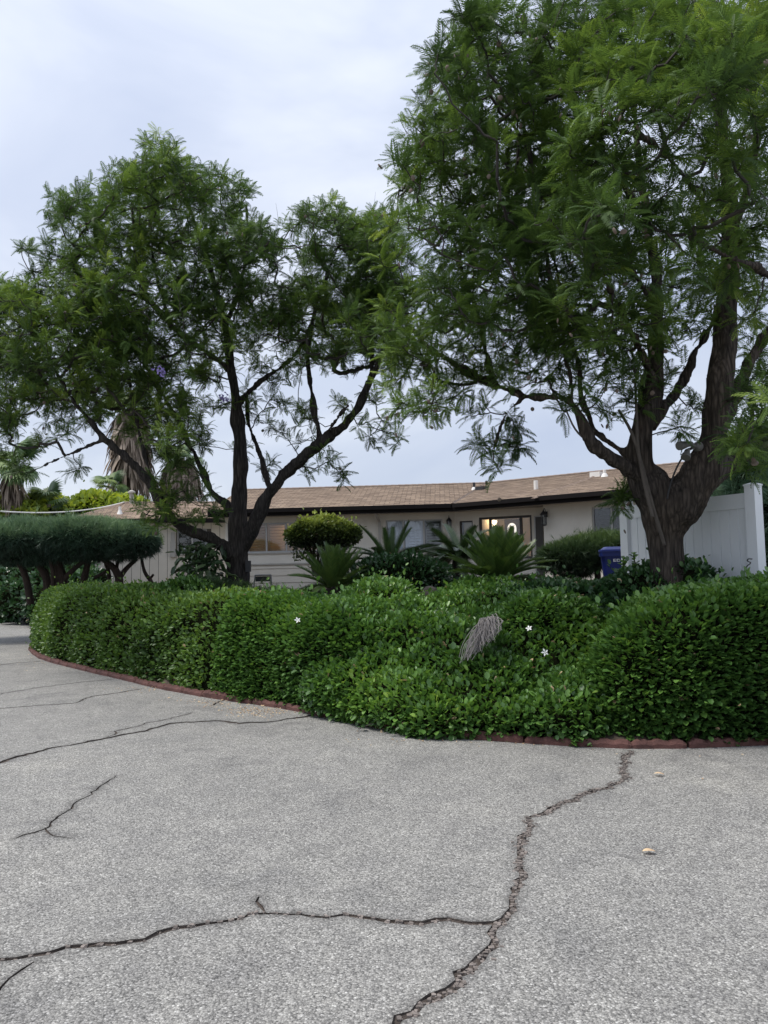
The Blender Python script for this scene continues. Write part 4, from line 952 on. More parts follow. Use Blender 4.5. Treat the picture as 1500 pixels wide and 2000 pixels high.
# dry twig bundle
rr = np.random.default_rng(43); tw = thing('dead_branch', 'bundle of dry grey drooping twigs lying over the shrubs', 'dead branch', P(935, 1250, 7.9))
for g_ in range(6):
    mb = MB()
    for k in range(26):
        a = rr.random(); top = P(956+rr.normal(0, 6), 1206+rr.random()*10, 7.95+rr.normal(0, .03))
        e_ = P(972-70*a+rr.normal(0, 5), 1228+62*a**.8+rr.normal(0, 5), 7.62+rr.normal(0, .05))
        m1 = top*.62+e_*.38+np.array([rr.normal(0, .05), -.08, .06+rr.normal(0, .04)]); m2 = top*.3+e_*.7+np.array([rr.normal(0, .045), -.05, .05+rr.normal(0, .04)])
        pl = smooth_path([top, m1, m2, e_], 2); mb.tube(pl, np.linspace(.0055, .0025, len(pl)), 4)
    mb.build('twig', M['deadtwig'], tw, kind='stuff')

# ------------------------------------------------------------------ cycads, each frond a part
def cycad_frond(seed, curve, vee, pairs=40, mname='frond', ml='cycad'):
    r = np.random.default_rng(seed); v = []; f = []; va = []
    def rp(t): return np.array([t*(1-.18*curve*t), 0, .10*t-curve*t*t*.75])
    tt_ = np.linspace(0, 1, 8)
    for a, b in zip(tt_, tt_[1:]):
        p, q = rp(a), rp(b); o = len(v); w0, w1 = .011*(1-.7*a), .011*(1-.7*b)
        v += [p+[0, -w0, 0], p+[0, 0, w0], p+[0, w0, 0], q+[0, -w1, 0], q+[0, 0, w1], q+[0, w1, 0]]; f += [(o, o+1, o+4, o+3), (o+1, o+2, o+5, o+4)]; va += [.9]*6
    for i in range(pairs):
        t = .10+.90*i/(pairs-1); p = rp(t); tg = norm(rp(min(t+.01, 1))-rp(t-.01)); L_ = .19*math.sin(math.pi*(.13+.80*t))**.6*r.uniform(.92, 1.05)
        up_ = norm(np.cross(tg, [0, 1, 0]))*-1; up_ = up_ if up_[2] > 0 else -up_
        for s_ in (-1, 1):
            d = norm(tg*(.55+.5*t)+np.array([0, s_, 0])*math.cos(vee)+up_*math.sin(vee)); w = norm(tg)*.0125; o = len(v)
            e_ = p+d*L_+np.array([0, 0, -.018*r.random()]); m_ = p+d*L_*.45; c = r.uniform(.25, .7)
            v += [p-w, m_-w*.9, e_, m_+w*.9, p+w]; f.append((o, o+1, o+2, o+3, o+4)); va += [c]*5
    return np_mesh(mname, np.array(v), [i for q in f for i in q], [len(q) for q in f], M[ml], np.array(va))
CYD = [cycad_frond(k, c, .45, ml='cycad_shaded') for k, c in enumerate((.08, .22, .42, .65, .95))]
CY = [cycad_frond(k, c, .45) for k, c in enumerate((.08, .22, .42, .65, .95))]
def cycad(label, px, py, d, length, specs, seed, trunk_h=.3, tr=.14, set_=None):
    """specs: list of (count, elevation min, max in degrees, curve index)"""
    rr = np.random.default_rng(seed); c = P(px, py, d); zg = float(H(c[:2])[0]); root = thing('cycad', label, 'cycad', (c[0], c[1], zg), 'cycads in the garden bed')
    mb = MB(); mb.lathe([(tr*.9, zg-.1-c[2]), (tr*1.1, -.12), (tr, -.02), (tr*.5, .06)], 12, c); tk = mb.build('trunk', M['bark_right'], root, smooth=True)
    k = 0
    for n, e0, e1, ci in specs:
        for i in range(n):
            az = 2*math.pi*(i+rr.uniform(-.25, .25))/n+k*.7; el = math.radians(rr.uniform(e0, e1))
            f = np.array([math.cos(az)*math.cos(el), math.sin(az)*math.cos(el), math.sin(el)]); u = np.array([-math.cos(az)*math.sin(el), -math.sin(az)*math.sin(el), math.cos(el)])
            s_ = np.cross(u, f); u = u+s_*rr.normal(0, .15); R = frames(f[None], u[None])[0]*length*rr.uniform(.85, 1.08)
            m4 = np.eye(4); m4[:3, :3] = R; m4[:3, 3] = c+f*np.array([1, 1, 0])*tr*.5
            new_obj('frond', (set_ or CY)[min(4, max(0, ci+rr.integers(0, 2)))], root, Matrix(m4.tolist()))
        k += 1
    return root
cycad('small upright cycad with a tight fan of stiff fronds', 652, 1150, 12.2, .72, [(22, 62, 82, 0), (22, 46, 64, 0), (14, 25, 45, 1), (8, 5, 20, 2)], 51)
cycad('largest cycad, full green fan of fronds below the lit entry window', 972, 1138, 11.6, .84, [(24, 60, 82, 0), (26, 42, 62, 0), (20, 22, 42, 1), (14, 0, 20, 2)], 52)
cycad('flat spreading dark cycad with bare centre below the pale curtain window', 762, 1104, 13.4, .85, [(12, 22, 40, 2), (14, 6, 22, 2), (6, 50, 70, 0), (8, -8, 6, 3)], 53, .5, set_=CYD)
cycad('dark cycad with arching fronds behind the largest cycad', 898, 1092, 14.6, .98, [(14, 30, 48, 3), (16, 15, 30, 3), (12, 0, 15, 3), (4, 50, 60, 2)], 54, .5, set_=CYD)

# ------------------------------------------------------------------ shaped junipers and topiary
def stems(root, items, matl, d, name='trunk'):
    for pts in items:
        q = smooth_path(np.array([[*P(x, y, d+dz), r] for x, y, r, dz in pts]), 2); mb = MB(); mb.tube(q[:, :3], q[:, 3], 8); mb.build(name, matl, root, smooth=True)
JD = 19.0
jb = thing('cloud_juniper', 'large flat topped blue green juniper on twisted trunks at the left edge', 'juniper', (*P(210, 1150, JD)[:2], 0.9))
bl = [(P(x, y, JD+dz), np.array(r)) for x, y, dz, r in [(60, 1056, 0, (1.5, 1.2, .42)), (150, 1054, 0, (1.4, 1.2, .44)), (225, 1059, 0, (.98, 1.0, .38)), (262, 1066, 0, (.55, .7, .28)), (-40, 1058, 0, (1.3, 1.2, .42)), (100, 1076, .3, (1.1, .9, .26)), (30, 1074, .2, (1.2, .9, .30))]]
foliate('foliage', blob_mesh(bl, .11, .045, 1.9), 15000, SPRIG, .21, M['juniper'], jb, np.random.default_rng(61), up=.3, out=.75, rnd=.65, depth=.07, core=M['core'], inset=.10, topbias=.95)
stems(jb, [[(232, 1165, .11, 0), (234, 1128, .10, 0), (222, 1108, .08, -.1), (200, 1092, .05, -.2)], [(233, 1130, .07, 0), (246, 1110, .06, .1), (268, 1092, .04, .2)], [(236, 1126, .06, 0), (226, 1112, .05, .2), (232, 1092, .04, .3)],
    [(298, 1165, .06, .2), (297, 1136, .055, .2), (284, 1122, .045, .2), (279, 1106, .04, .2), (276, 1086, .03, .1)], [(293, 1130, .04, .2), (300, 1122, .03, .2)], [(212, 1150, .05, .3), (214, 1120, .05, .3), (206, 1100, .04, .2)],
    [(120, 1180, .16, 0), (122, 1130, .14, 0), (110, 1095, .10, 0)], [(90, 1180, .12, .2), (95, 1130, .10, .2), (70, 1095, .08, .2)], [(160, 1170, .10, .1), (165, 1125, .09, .1), (175, 1090, .06, 0)], [(122, 1135, .08, 0), (150, 1105, .06, -.1), (180, 1088, .04, -.2)], [(60, 1180, .09, .1), (50, 1120, .08, .1), (30, 1090, .06, 0)],
    [(185, 1128, .05, -.1), (205, 1118, .04, -.1), (222, 1100, .03, 0)], [(104, 1160, .06, -.2), (104, 1120, .05, -.2), (98, 1090, .04, -.2)]], M['bark_jun'], JD)
TD = 17.0
tp = thing('topiary_shrub', 'mushroom shaped clipped shrub with yellowish top before the shuttered window', 'topiary', (*P(625, 1110, TD)[:2], 1.0))
bl = [(P(628, 1040, TD), np.array((.62, .58, .30))), (P(588, 1046, TD), np.array((.34, .4, .24))), (P(668, 1044, TD), np.array((.36, .4, .25))), (P(640, 1026, TD), np.array((.42, .4, .20))), (P(605, 1030, TD), np.array((.3, .4, .18)))]
tm = blob_mesh(bl, .07, .04, 3)
foliate('foliage', tm, 7000, PRIVET, .075, M['topiary'], tp, np.random.default_rng(62), depth=.14, topbias=1.3, pw=2.6, core=None)
r9 = np.random.default_rng(63); V9 = P(628, 1075, TD); n9 = 900; pp9 = V9+np.c_[r9.uniform(-.62, .62, n9), r9.uniform(-.4, .4, n9), r9.uniform(-.2, .3, n9)]
new_obj('underside_foliage', stamp('underside_foliage', PRIVET, frames(norm(r9.normal(size=(n9, 3))), norm(r9.normal(size=(n9, 3))+[0, 0, 1]))*.07, pp9, r9.uniform(0, .35, n9), r9.integers(0, 2, n9), M['topiary']), tp, kind='stuff')
stems(tp, [[(620+dx*.3, 1125, .045, 0), (620+dx*.6, 1095, .035, 0), (625+dx*1.5, 1065, .028, dz), (625+dx*2.4, 1035, .015, dz)] for dx, dz in ((-20, 0), (-9, .2), (0, -.1), (9, .1), (18, -.15), (26, .1), (-14, -.2))], M['bark_jun'], TD, 'stem')
KD = 14.5
kj = thing('cloud_juniper', 'flat spreading green juniper left of the blue bin', 'juniper', (*P(1165, 1115, KD)[:2], 1.0))
bl = [(P(1150, 1082, KD), np.array((.75, .6, .24))), (P(1205, 1072, KD), np.array((.75, .6, .2))), (P(1100, 1092, KD), np.array((.45, .5, .22))), (P(1120, 1105, KD), np.array((.4, .5, .20)))]
foliate('foliage', blob_mesh(bl, .08, .03, 2.4), 6500, SPRIG, .16, M['juniper_g'], kj, np.random.default_rng(64), up=.3, out=.7, rnd=.7, depth=.06, core=M['core'], inset=.08, topbias=.7)
stems(kj, [[(1168, 1135, .06, 0), (1166, 1105, .055, 0), (1158, 1092, .04, 0), (1140, 1085, .03, 0)], [(1167, 1108, .04, 0), (1185, 1090, .03, 0)]], M['bark_jun'], KD)
# broad-leaved shrub by the left trunk
LD = 13.6; rr = np.random.default_rng(65)
lq = thing('broadleaf_shrub', 'young shrub with long drooping glossy leaves left of the trunk', 'shrub', (*P(395, 1140, LD)[:2], 1.0))
stems(lq, [[(395, 1150, .03, 0), (393, 1110, .025, 0), (380+dx, 1080, .015, dz), (380+dx*1.8, 1060, .008, dz)] for dx, dz in ((-14, .1), (2, -.1), (18, .1), (30, -.1))], M['twig'], LD, 'stem')
n = 230; ctr = np.array([P(x, y, LD+rr.uniform(-.3, .3)) for x, y in zip(np.clip(rr.normal(388, 23, n), 342, 440), rr.uniform(1060, 1128, n))])
f = np.c_[rr.normal(0, 1, n), rr.normal(-.2, .8, n), rr.uniform(-1.1, .25, n)]; R = frames(f, np.c_[rr.normal(0, .4, n), rr.normal(-.3, .4, n), np.ones(n)])*(rr.uniform(.16, .25, n))[:, None, None]
leaf_parts(LOQUAT, R, ctr, rr.uniform(.1, .95, n)**1.3, rr.integers(0, 3, n), M['loquat'], lq, range(n))

# ------------------------------------------------------------------ plants behind: shade shrubs, bright bushes, palms, cypress
def simple_bush(name, label, cat, blobs, n, matl, temps, size, seed, group=None, voxel=.25, disp=.15, **k):
    return shrub(name, label, blobs, n, matl, temps, size, seed, cat, voxel, disp, group, **k)
BACK = 'bushes beyond the left end of the driveway'
simple_bush('dark_bush', 'dark shaded bush at the far end of the driveway, at the left edge', 'bush', [(0, 1165, 27, (1.7, 1.2, .95)), (-70, 1150, 28, (2, 1.4, 1.3)), (30, 1140, 28.5, (1.1, 1, 1.2))], 5200, M['carissa_dark'], CARISSA, .17, 71, BACK, depth=.3)
simple_bush('dark_bush', 'dark shaded bush under the big flat juniper', 'bush', [(75, 1172, 25.5, (1.3, 1.1, .8)), (120, 1168, 24, (1.2, 1, .9)), (160, 1160, 23, (.9, .9, .8)), (100, 1125, 27, (1.6, 1, .9))], 5200, M['carissa_dark'], CARISSA, .16, 72, BACK, depth=.3)
YB = 'bright bushes behind the left roof'
simple_bush('leafy_bush', 'yellow green leafy bush behind the left end of the roof', 'bush', [(200, 1010, 38, (2.2, 1.5, 1.1)), (160, 1015, 38, (1.6, 1.4, .9)), (240, 1000, 39, (1.4, 1.2, .9))], 5200, M['yellowbush'], CARISSA, .26, 73, YB, depth=.4, voxel=.3)
simple_bush('leafy_bush', 'bright bush below the tall palms on the far left', 'bush', [(40, 1010, 37, (1.6, 1.5, 1.1)), (90, 1008, 38.5, (1.5, 1.3, .8)), (-20, 1015, 37, (1.6, 1.5, 1.3)), (125, 1012, 38, (1.2, 1.2, .7))], 6000, M['yellowbush'], CARISSA, .26, 74, YB, depth=.4, voxel=.3)
simple_bush('cypress_hedge', 'dark evergreen hedge rising behind the right end of the white fence', 'hedge', [(1500, 1000, 14.5, (.9, 1.2, 1.5)), (1560, 1000, 14, (1.2, 1.2, 1.7)), (1440, 955, 15.5, (.9, 1, .75)), (1480, 905, 15, (.9, 1, .55)), (1490, 1100, 14.5, (.9, 1.2, 1.2))], 11000, M['juniper'], SPRIG, .24, 75, None, depth=.25, voxel=.16)
def fan_leaf(seed, n=22):
    r = np.random.default_rng(seed); v = [(0, -.012, 0), (0, .012, 0), (.42, .010, .02), (.42, -.010, .02)]; f = [(0, 1, 2, 3)]
    for k in range(n):
        a = math.radians(-105+210*k/(n-1)); d = np.array([math.cos(a), math.sin(a), 0]); b = np.array([.42, 0, .02]); L_ = .55*(.75+.25*math.cos(a)); s_ = np.array([-d[1], d[0], 0])*.028
        m_ = b+d*L_*.6+[0, 0, .03]; e_ = b+d*L_+[0, 0, -.10-.10*r.random()]; o = len(v); v += [b, m_-s_, e_, m_+s_]; f.append((o, o+1, o+2, o+3))
    return np_mesh('frond', np.array(v, float), [i for q in f for i in q], [len(q) for q in f], M['palmleaf'], r.uniform(.2, .8)*np.ones(len(v))+np.linspace(-.15, .2, len(v)))
FAN = [fan_leaf(k) for k in range(5)]
def palm(label, px, ybase, ytop, d, skirt_w, skirt_y, crown, seed, L_=1.3, trunk_r=.28, ns=900, nf=26):
    rr = np.random.default_rng(seed); top = P(px, ytop, d); root = thing('fan_palm', label, 'palm', (top[0], top[1], 0), 'fan palms behind the house')
    mb = MB(); mb.tube([(top[0], top[1], -.3), (top[0]+.05, top[1], top[2]*.5), top], [trunk_r*1.2, trunk_r, trunk_r*.9], 12); mb.build('trunk', plain('palm_trunk', (.16, .125, .10), .95, .35, 6, .5, 30), root, smooth=True)
    if ns:
        zs0 = P(px, skirt_y, d)[2]; n = ns; t = rr.random(n); ang = rr.uniform(0, 6.28, n); z = zs0+(top[2]-zs0)*(t**.8); rad = skirt_w*(.55+.45*np.sin(math.pi*np.clip(.25+.65*t, 0, 1)))*rr.uniform(.55, 1.0, n)
        p = np.c_[top[0]+np.cos(ang)*rad, top[1]+np.sin(ang)*rad, z]; f = np.c_[np.cos(ang)*.22, np.sin(ang)*.22, -np.ones(n)]+rr.normal(0, .16, (n, 3)); u = np.c_[np.cos(ang), np.sin(ang), np.full(n, .2)]
        strap = [([(0, -.03, 0), (0, .03, 0), (.6, .045, .03), (1, 0, -.02), (.6, -.045, .03)], [(0, 1, 2, 3, 4)]), ([(0, -.02, 0), (0, .02, 0), (.5, .06, .05), (1, .05, 0), (.7, -.01, .03), (1, -.06, -.02), (.5, -.06, .05)], [(0, 1, 2, 4), (2, 3, 4), (0, 4, 6), (4, 5, 6)])]
        new_obj('frond_skirt', stamp('frond_skirt', strap, frames(f, u)*rr.uniform(.8, 1.7, n)[:, None, None], p, rr.random(n), rr.integers(0, 2, n), M['skirt']), root, kind='stuff')
    for k in range(nf):
        az = k*2.4; el = math.radians(crown[0]+(crown[1]-crown[0])*((k*.618) % 1)); f = np.array([math.cos(az)*math.cos(el), math.sin(az)*math.cos(el), math.sin(el)])
        R = frames(f[None], np.array([[-math.cos(az)*math.sin(el)*.6, -math.sin(az)*math.sin(el)*.6-.25, 1.0]])+rr.normal(0, .2, (1, 3)))[0]*L_*rr.uniform(.85, 1.15); m4 = np.eye(4); m4[:3, :3] = R; m4[:3, 3] = top+np.array([0, 0, rr.uniform(-.2, .2)])
        new_obj('frond', FAN[k % 5], root, Matrix(m4.tolist()))
palm('tall palm with thick grey skirt of dead fronds seen through the left tree', 256, 1010, 800, 42, 1.0, 935, (-20, 70), 81, 1.9)
palm('shorter palm with brown frond skirt just left of the main trunk', 352, 1010, 895, 43, .95, 965, (-15, 60), 82, 1.5, ns=700)
palm('small palm with untidy drooping fronds at the far left', 24, 1010, 905, 36, .32, 985, (-45, 60), 83, 1.7, .16, 110)
palm('low bushy palm between the far left palm and the roof', 95, 1010, 985, 37, .3, 1000, (0, 80), 84, 1.25, .15, 0, 18)
palm('young palm with stiff green fans beside the grey skirted palm', 217, 1010, 950, 40, .2, 985, (-20, 70), 85, 1.1, .12, 0, 18)
#==PART4==
# ------------------------------------------------------------------ the two feathery trees
RS = .80
def px_path(items, d0):
    """(px, py, radius in pixels, depth offset) -> world points with radius in metres"""
    out = []
    for it in items:
        x, y, r = it[:3]; d = d0+(it[3] if len(it) > 3 else 0); out.append([*P(x, y, d), r*RS*d/1500])
    return smooth_path(np.array(out), 2)
def build_tree(name, label, d0, limbs, clumps, density, frond_len, n_leaf_parts, pods, seed, bark, voxel, tuft_n=(9, 14), layers=((-1.5, .9), (0, 1.0), (1.6, .9)), whips=30):
    rr = np.random.default_rng(seed); paths = [px_path(l, d0) for l in limbs]; base = paths[0][0]
    root = thing(name, label, 'tree', (base[0], base[1], float(max(H(base[:2])[0], 0))))
    V = []; F = []
    thick = [p for p in paths if p[:, 3].max() > voxel*1.1]
    for p in paths:
        q = resample(p, .12); q[:, :3] += .012*np.c_[vnoise(q[:, :3], 3), vnoise(q[:, :3]+5, 3), vnoise(q[:, :3]+9, 3)]; rad = np.maximum(q[:, 3]*(1+.07*vnoise(q[:, :3], 4.0)), voxel*.95)
        v, f = tube(q[:, :3], rad, 14); o = len(V); V += v; F += [tuple(i+o for i in g_) for g_ in f]
    tm = remesh(V, F, voxel, 3); v, n_, t = mesh_arrays(tm)
    st_ = v*np.array([1, 1, .14]); rid = vnoise(st_, 30)*.008+vnoise(st_+4, 15)*.012+vnoise(v, 5)*.010
    v = v+n_*rid[:, None]; tm.vertices.foreach_set('co', v.astype(np.float32).ravel()); tm.materials.append(bark); tm.polygons.foreach_set('use_smooth', np.ones(len(tm.polygons), bool)); tm.update()
    trunk = new_obj('trunk', tm, root)
    # skeleton nodes for twigs
    nodes = []; 
    for p in paths:
        q = resample(p, .14); k0 = int(len(q)*.45) if p is paths[0] else int(len(q)*.25)
        nodes += [list(c[:3]) for c in q[k0:]]
    nodes = np.array(nodes); n_skel = len(nodes)
    tufts = []
    for cl in clumps:
        x, y, r = cl[:3]; ds = [(cl[3], 1.0)] if len(cl) > 3 else layers
        for dz, w in ds:
            d = d0+dz+rr.normal(0, .35); rm = r*d0/1500; m = max(3, int(density*w*rm*rm+rr.random()))
            for k in range(m):
                e = norm(rr.normal(size=3))*rr.random()**.45; c = P(x+e[0]*r*1.12, y-e[1]*r*1.05, d+e[2]*rm*1.1); tufts.append(c)
    tufts = np.array(tufts)
    dm = np.array([np.min(((nodes-c)**2).sum(1)) for c in tufts]); tufts = tufts[np.argsort(dm)]
    allp = np.zeros((n_skel+len(tufts)*4, 3)); allp[:n_skel] = nodes; par = np.full(len(allp), -1); cnt = np.zeros(len(allp)); m = n_skel; tips = []
    for c in tufts:
        dd = np.linalg.norm(allp[:m]-c, axis=1)+np.maximum(0, allp[:m, 2]-c[2])*.35; j = int(np.argmin(dd)); s_ = allp[j]; L_ = np.linalg.norm(c-s_)
        prev = j
        for k in range(1, 5):
            t_ = k/4; q = s_+(c-s_)*t_+np.array([0, 0, -.10*L_*math.sin(math.pi*t_)])+rr.normal(0, .035*L_, 3)*(t_ < 1); allp[m] = q; par[m] = prev; prev = m; m += 1
        tips.append(m-1)
    allp = allp[:m]; par = par[:m]
    for tip in tips:
        k = tip
        while k >= n_skel: cnt[k] += 1; k = par[k]
    tw = MB(); verts = []; faces = []; nv = 0
    ii = np.arange(n_skel, m); a = allp[par[ii]]; b = allp[ii]; ra = .0040*np.sqrt(np.maximum(cnt[ii], 1))+.0018; t_ = norm(b-a); s1 = norm(np.cross(t_, [.31, .2, .92])); s2 = np.cross(t_, s1)
    ring = []
    for q, r_ in ((a, ra*1.05), (b, ra)):
        for w in (0, 2.094, 4.189): ring.append(q+(s1*math.cos(w)+s2*math.sin(w))*r_[:, None])
    vv = np.stack(ring, 1).reshape(-1, 3); o = np.arange(len(ii))*6
    lo_ = np.stack([np.stack([o+k, o+(k+1) % 3, o+3+(k+1) % 3, o+3+k], 1) for k in range(3)], 1).ravel()
    new_obj('twigs', np_mesh('twigs', vv, lo_, np.full(len(ii)*3, 4), M['twig'], smooth=True), root, kind='stuff')
    # thin bare shoots standing above the crown
    px, dep = to_px(tufts); mb = MB()
    top = [i for i in range(len(tufts)) if px[i, 1] < np.percentile(px[np.abs(px[:, 0]-px[i, 0]) < 40, 1], 12)]
    for i in rr.permutation(top)[:whips]:
        L_ = rr.uniform(.25, .5); dx = rr.normal(0, .05); mb.tube([tufts[i], tufts[i]+np.array([dx, 0, L_*.6]), tufts[i]+np.array([dx*1.8, 0, L_])], [.004, .003, .0015], 3)
    if mb.v: mb.build('bare_shoots', M['twig'], root, kind='stuff')
    # fronds
    T = []; Fw = []; U = []; va = []; cz = tufts[:, 2]
    tb_ = np.clip(.38+.16*vnoise(tufts, .9)+rr.normal(0, .10, len(tufts)), 0.05, .95)
    for c, tip, bv in zip(tufts, tips, tb_):
        ax = norm(norm(allp[tip]-allp[par[tip]])*.6+np.array([0, 0, .55])+rr.normal(0, .2, 3)); p1 = norm(np.cross(ax, [.3, .9, .1])); p2 = np.cross(ax, p1); n = rr.integers(*tuft_n)
        for k in range(n):
            az = k*2.4+rr.normal(0, .25); inc = math.radians(rr.uniform(28, 102)); f = ax*math.cos(inc)+(p1*math.cos(az)+p2*math.sin(az))*math.sin(inc)
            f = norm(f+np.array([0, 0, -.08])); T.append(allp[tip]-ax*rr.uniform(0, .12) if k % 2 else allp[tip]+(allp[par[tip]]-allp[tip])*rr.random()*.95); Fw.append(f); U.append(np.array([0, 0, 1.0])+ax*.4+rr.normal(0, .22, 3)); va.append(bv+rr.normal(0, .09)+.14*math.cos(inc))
    T = np.array(T); va = np.clip(np.array(va), 0, 1); sz = frond_len*rr.uniform(.65, 1.2, len(T)); R = frames(np.array(Fw), np.array(U))*sz[:, None, None]; wh = rr.integers(0, len(FROND), len(T))
    if n_leaf_parts:
        sel = pick_large(T, sz, n_leaf_parts*6); sel = rr.permutation(sel)[:n_leaf_parts]; leaf_parts(FROND, R, T, va, wh, M['jac'], root, sel); k_ = np.ones(len(T), bool); k_[sel] = False; R, T, va, wh = R[k_], T[k_], va[k_], wh[k_]
    new_obj('crown', stamp('crown', FROND, R, T, va, wh, M['jac']), root, kind='stuff')
    # woody seed pods
    pm = []
    for s0 in range(3):
        b = bmesh.new(); bmesh.ops.create_uvsphere(b, u_segments=8, v_segments=5, radius=1)
        for q in b.verts: q.co.x *= .95+.1*s0; q.co.y *= .32; q.co.z *= 1.1
        me = bpy.data.meshes.new('seed_pod'); b.to_mesh(me); b.free(); me.materials.append(M['pod']); me.polygons.foreach_set('use_smooth', np.ones(len(me.polygons), bool)); pm.append(me)
    px, dep = to_px(tufts); vis = np.nonzero((px[:, 0] > 0) & (px[:, 0] < 1500) & (px[:, 1] > 0))[0]
    near = vis[np.argsort(dep[vis])][:int(len(vis)*.6)]
    for i in rr.permutation(near)[:pods//2]:
        for k in range(2):
            p = tufts[i]+rr.normal(0, .10, 3)+np.array([0, -.08, -.16]); s_ = rr.uniform(.020, .030)
            new_obj('seed_pod', pm[k], root, Matrix.Translation(p.tolist()) @ Matrix.Rotation(rr.uniform(0, 6.28), 4, 'Z') @ Matrix.Rotation(rr.normal(0, .4), 4, 'X') @ Matrix.Scale(s_, 4))
    print('TREE', name, len(tufts), 'tufts', len(T), 'fronds', len(tm.polygons), 'trunk faces')
    return root
limbsL = [
 [(462, 1175, 36), (462, 1140, 31), (463, 1100, 27), (463, 1060, 27), (466, 1020, 23), (467, 960, 19), (468, 900, 17), (467, 850, 16.5), (462, 800, 15), (456, 750, 12), (452, 710, 11, .1), (440, 640, 9, .2), (420, 560, 7, .2), (395, 470, 5, .2), (365, 390, 4, .1), (330, 320, 2.5)],
 [(466, 1075, 20), (488, 1042, 18, -.1), (505, 1005, 17, -.2), (517, 975, 15.5, -.2), (545, 940, 14, -.3), (585, 900, 13.5, -.4), (622, 868, 13, -.5), (655, 845, 12, -.6), (683, 818, 11, -.6), (703, 785, 10, -.6), (722, 745, 8, -.6), (745, 700, 7, -.7), (770, 650, 5, -.7), (790, 600, 3, -.6)],
 [(455, 1098, 18), (440, 1070, 15, -.2), (405, 1048, 13.5, -.4), (365, 1036, 13, -.6), (335, 1015, 13, -.8), (316, 985, 13, -.9), (296, 948, 12, -1), (270, 918, 11.5, -1.1), (235, 885, 10, -1.2), (205, 860, 9, -1.3), (185, 835, 7, -1.4), (150, 790, 5, -1.5), (110, 730, 4, -1.6), (70, 660, 2.5, -1.6)],
 [(466, 1010, 14, .1), (445, 985, 10, .2), (420, 970, 9, .3), (405, 950, 8, .4), (396, 920, 6.5, .5), (372, 870, 5.5, .6), (335, 800, 5, .8), (300, 740, 4, 1), (262, 670, 3, 1.1)],
 [(452, 725, 9), (405, 690, 8, -.2), (340, 643, 7.5, -.4), (292, 585, 6.5, -.6), (247, 567, 5, -.8), (205, 568, 3.5, -.9), (150, 540, 2.5, -1)],
 [(464, 790, 8), (500, 748, 6.5, .3), (560, 713, 5, .6), (600, 660, 4, .8), (620, 590, 3, .9)],
 [(528, 955, 7, -.2), (508, 890, 6, .1), (487, 832, 5, .4), (480, 770, 3.5, .5)],
 [(625, 868, 8, -.5), (620, 830, 6.5, -.4), (606, 760, 5.5, -.2), (600, 690, 5, 0), (615, 600, 4.5, .1), (645, 520, 3.5, .2), (668, 455, 2.5, .2)],
 [(632, 856, 6, -.5), (655, 825, 5, -.9), (680, 790, 4, -1.2)],
 [(440, 640, 7, .2), (470, 560, 5, .5), (485, 470, 4, .7), (480, 400, 2.5, .8)],
 [(300, 945, 7, -1), (280, 880, 5, -.8), (262, 800, 4, -.4), (250, 720, 3, 0)],
 [(205, 860, 6, -1.3), (150, 880, 4, -1.6), (90, 910, 3, -1.9), (40, 930, 2, -2)],
 [(335, 643, 6, -.4), (300, 520, 4.5, -.3), (290, 430, 3.5, -.1), (300, 350, 2.5, 0)],
 [(730, 730, 6, -.6), (720, 640, 5, -.3), (715, 560, 4, 0), (720, 480, 3, .2)],
]
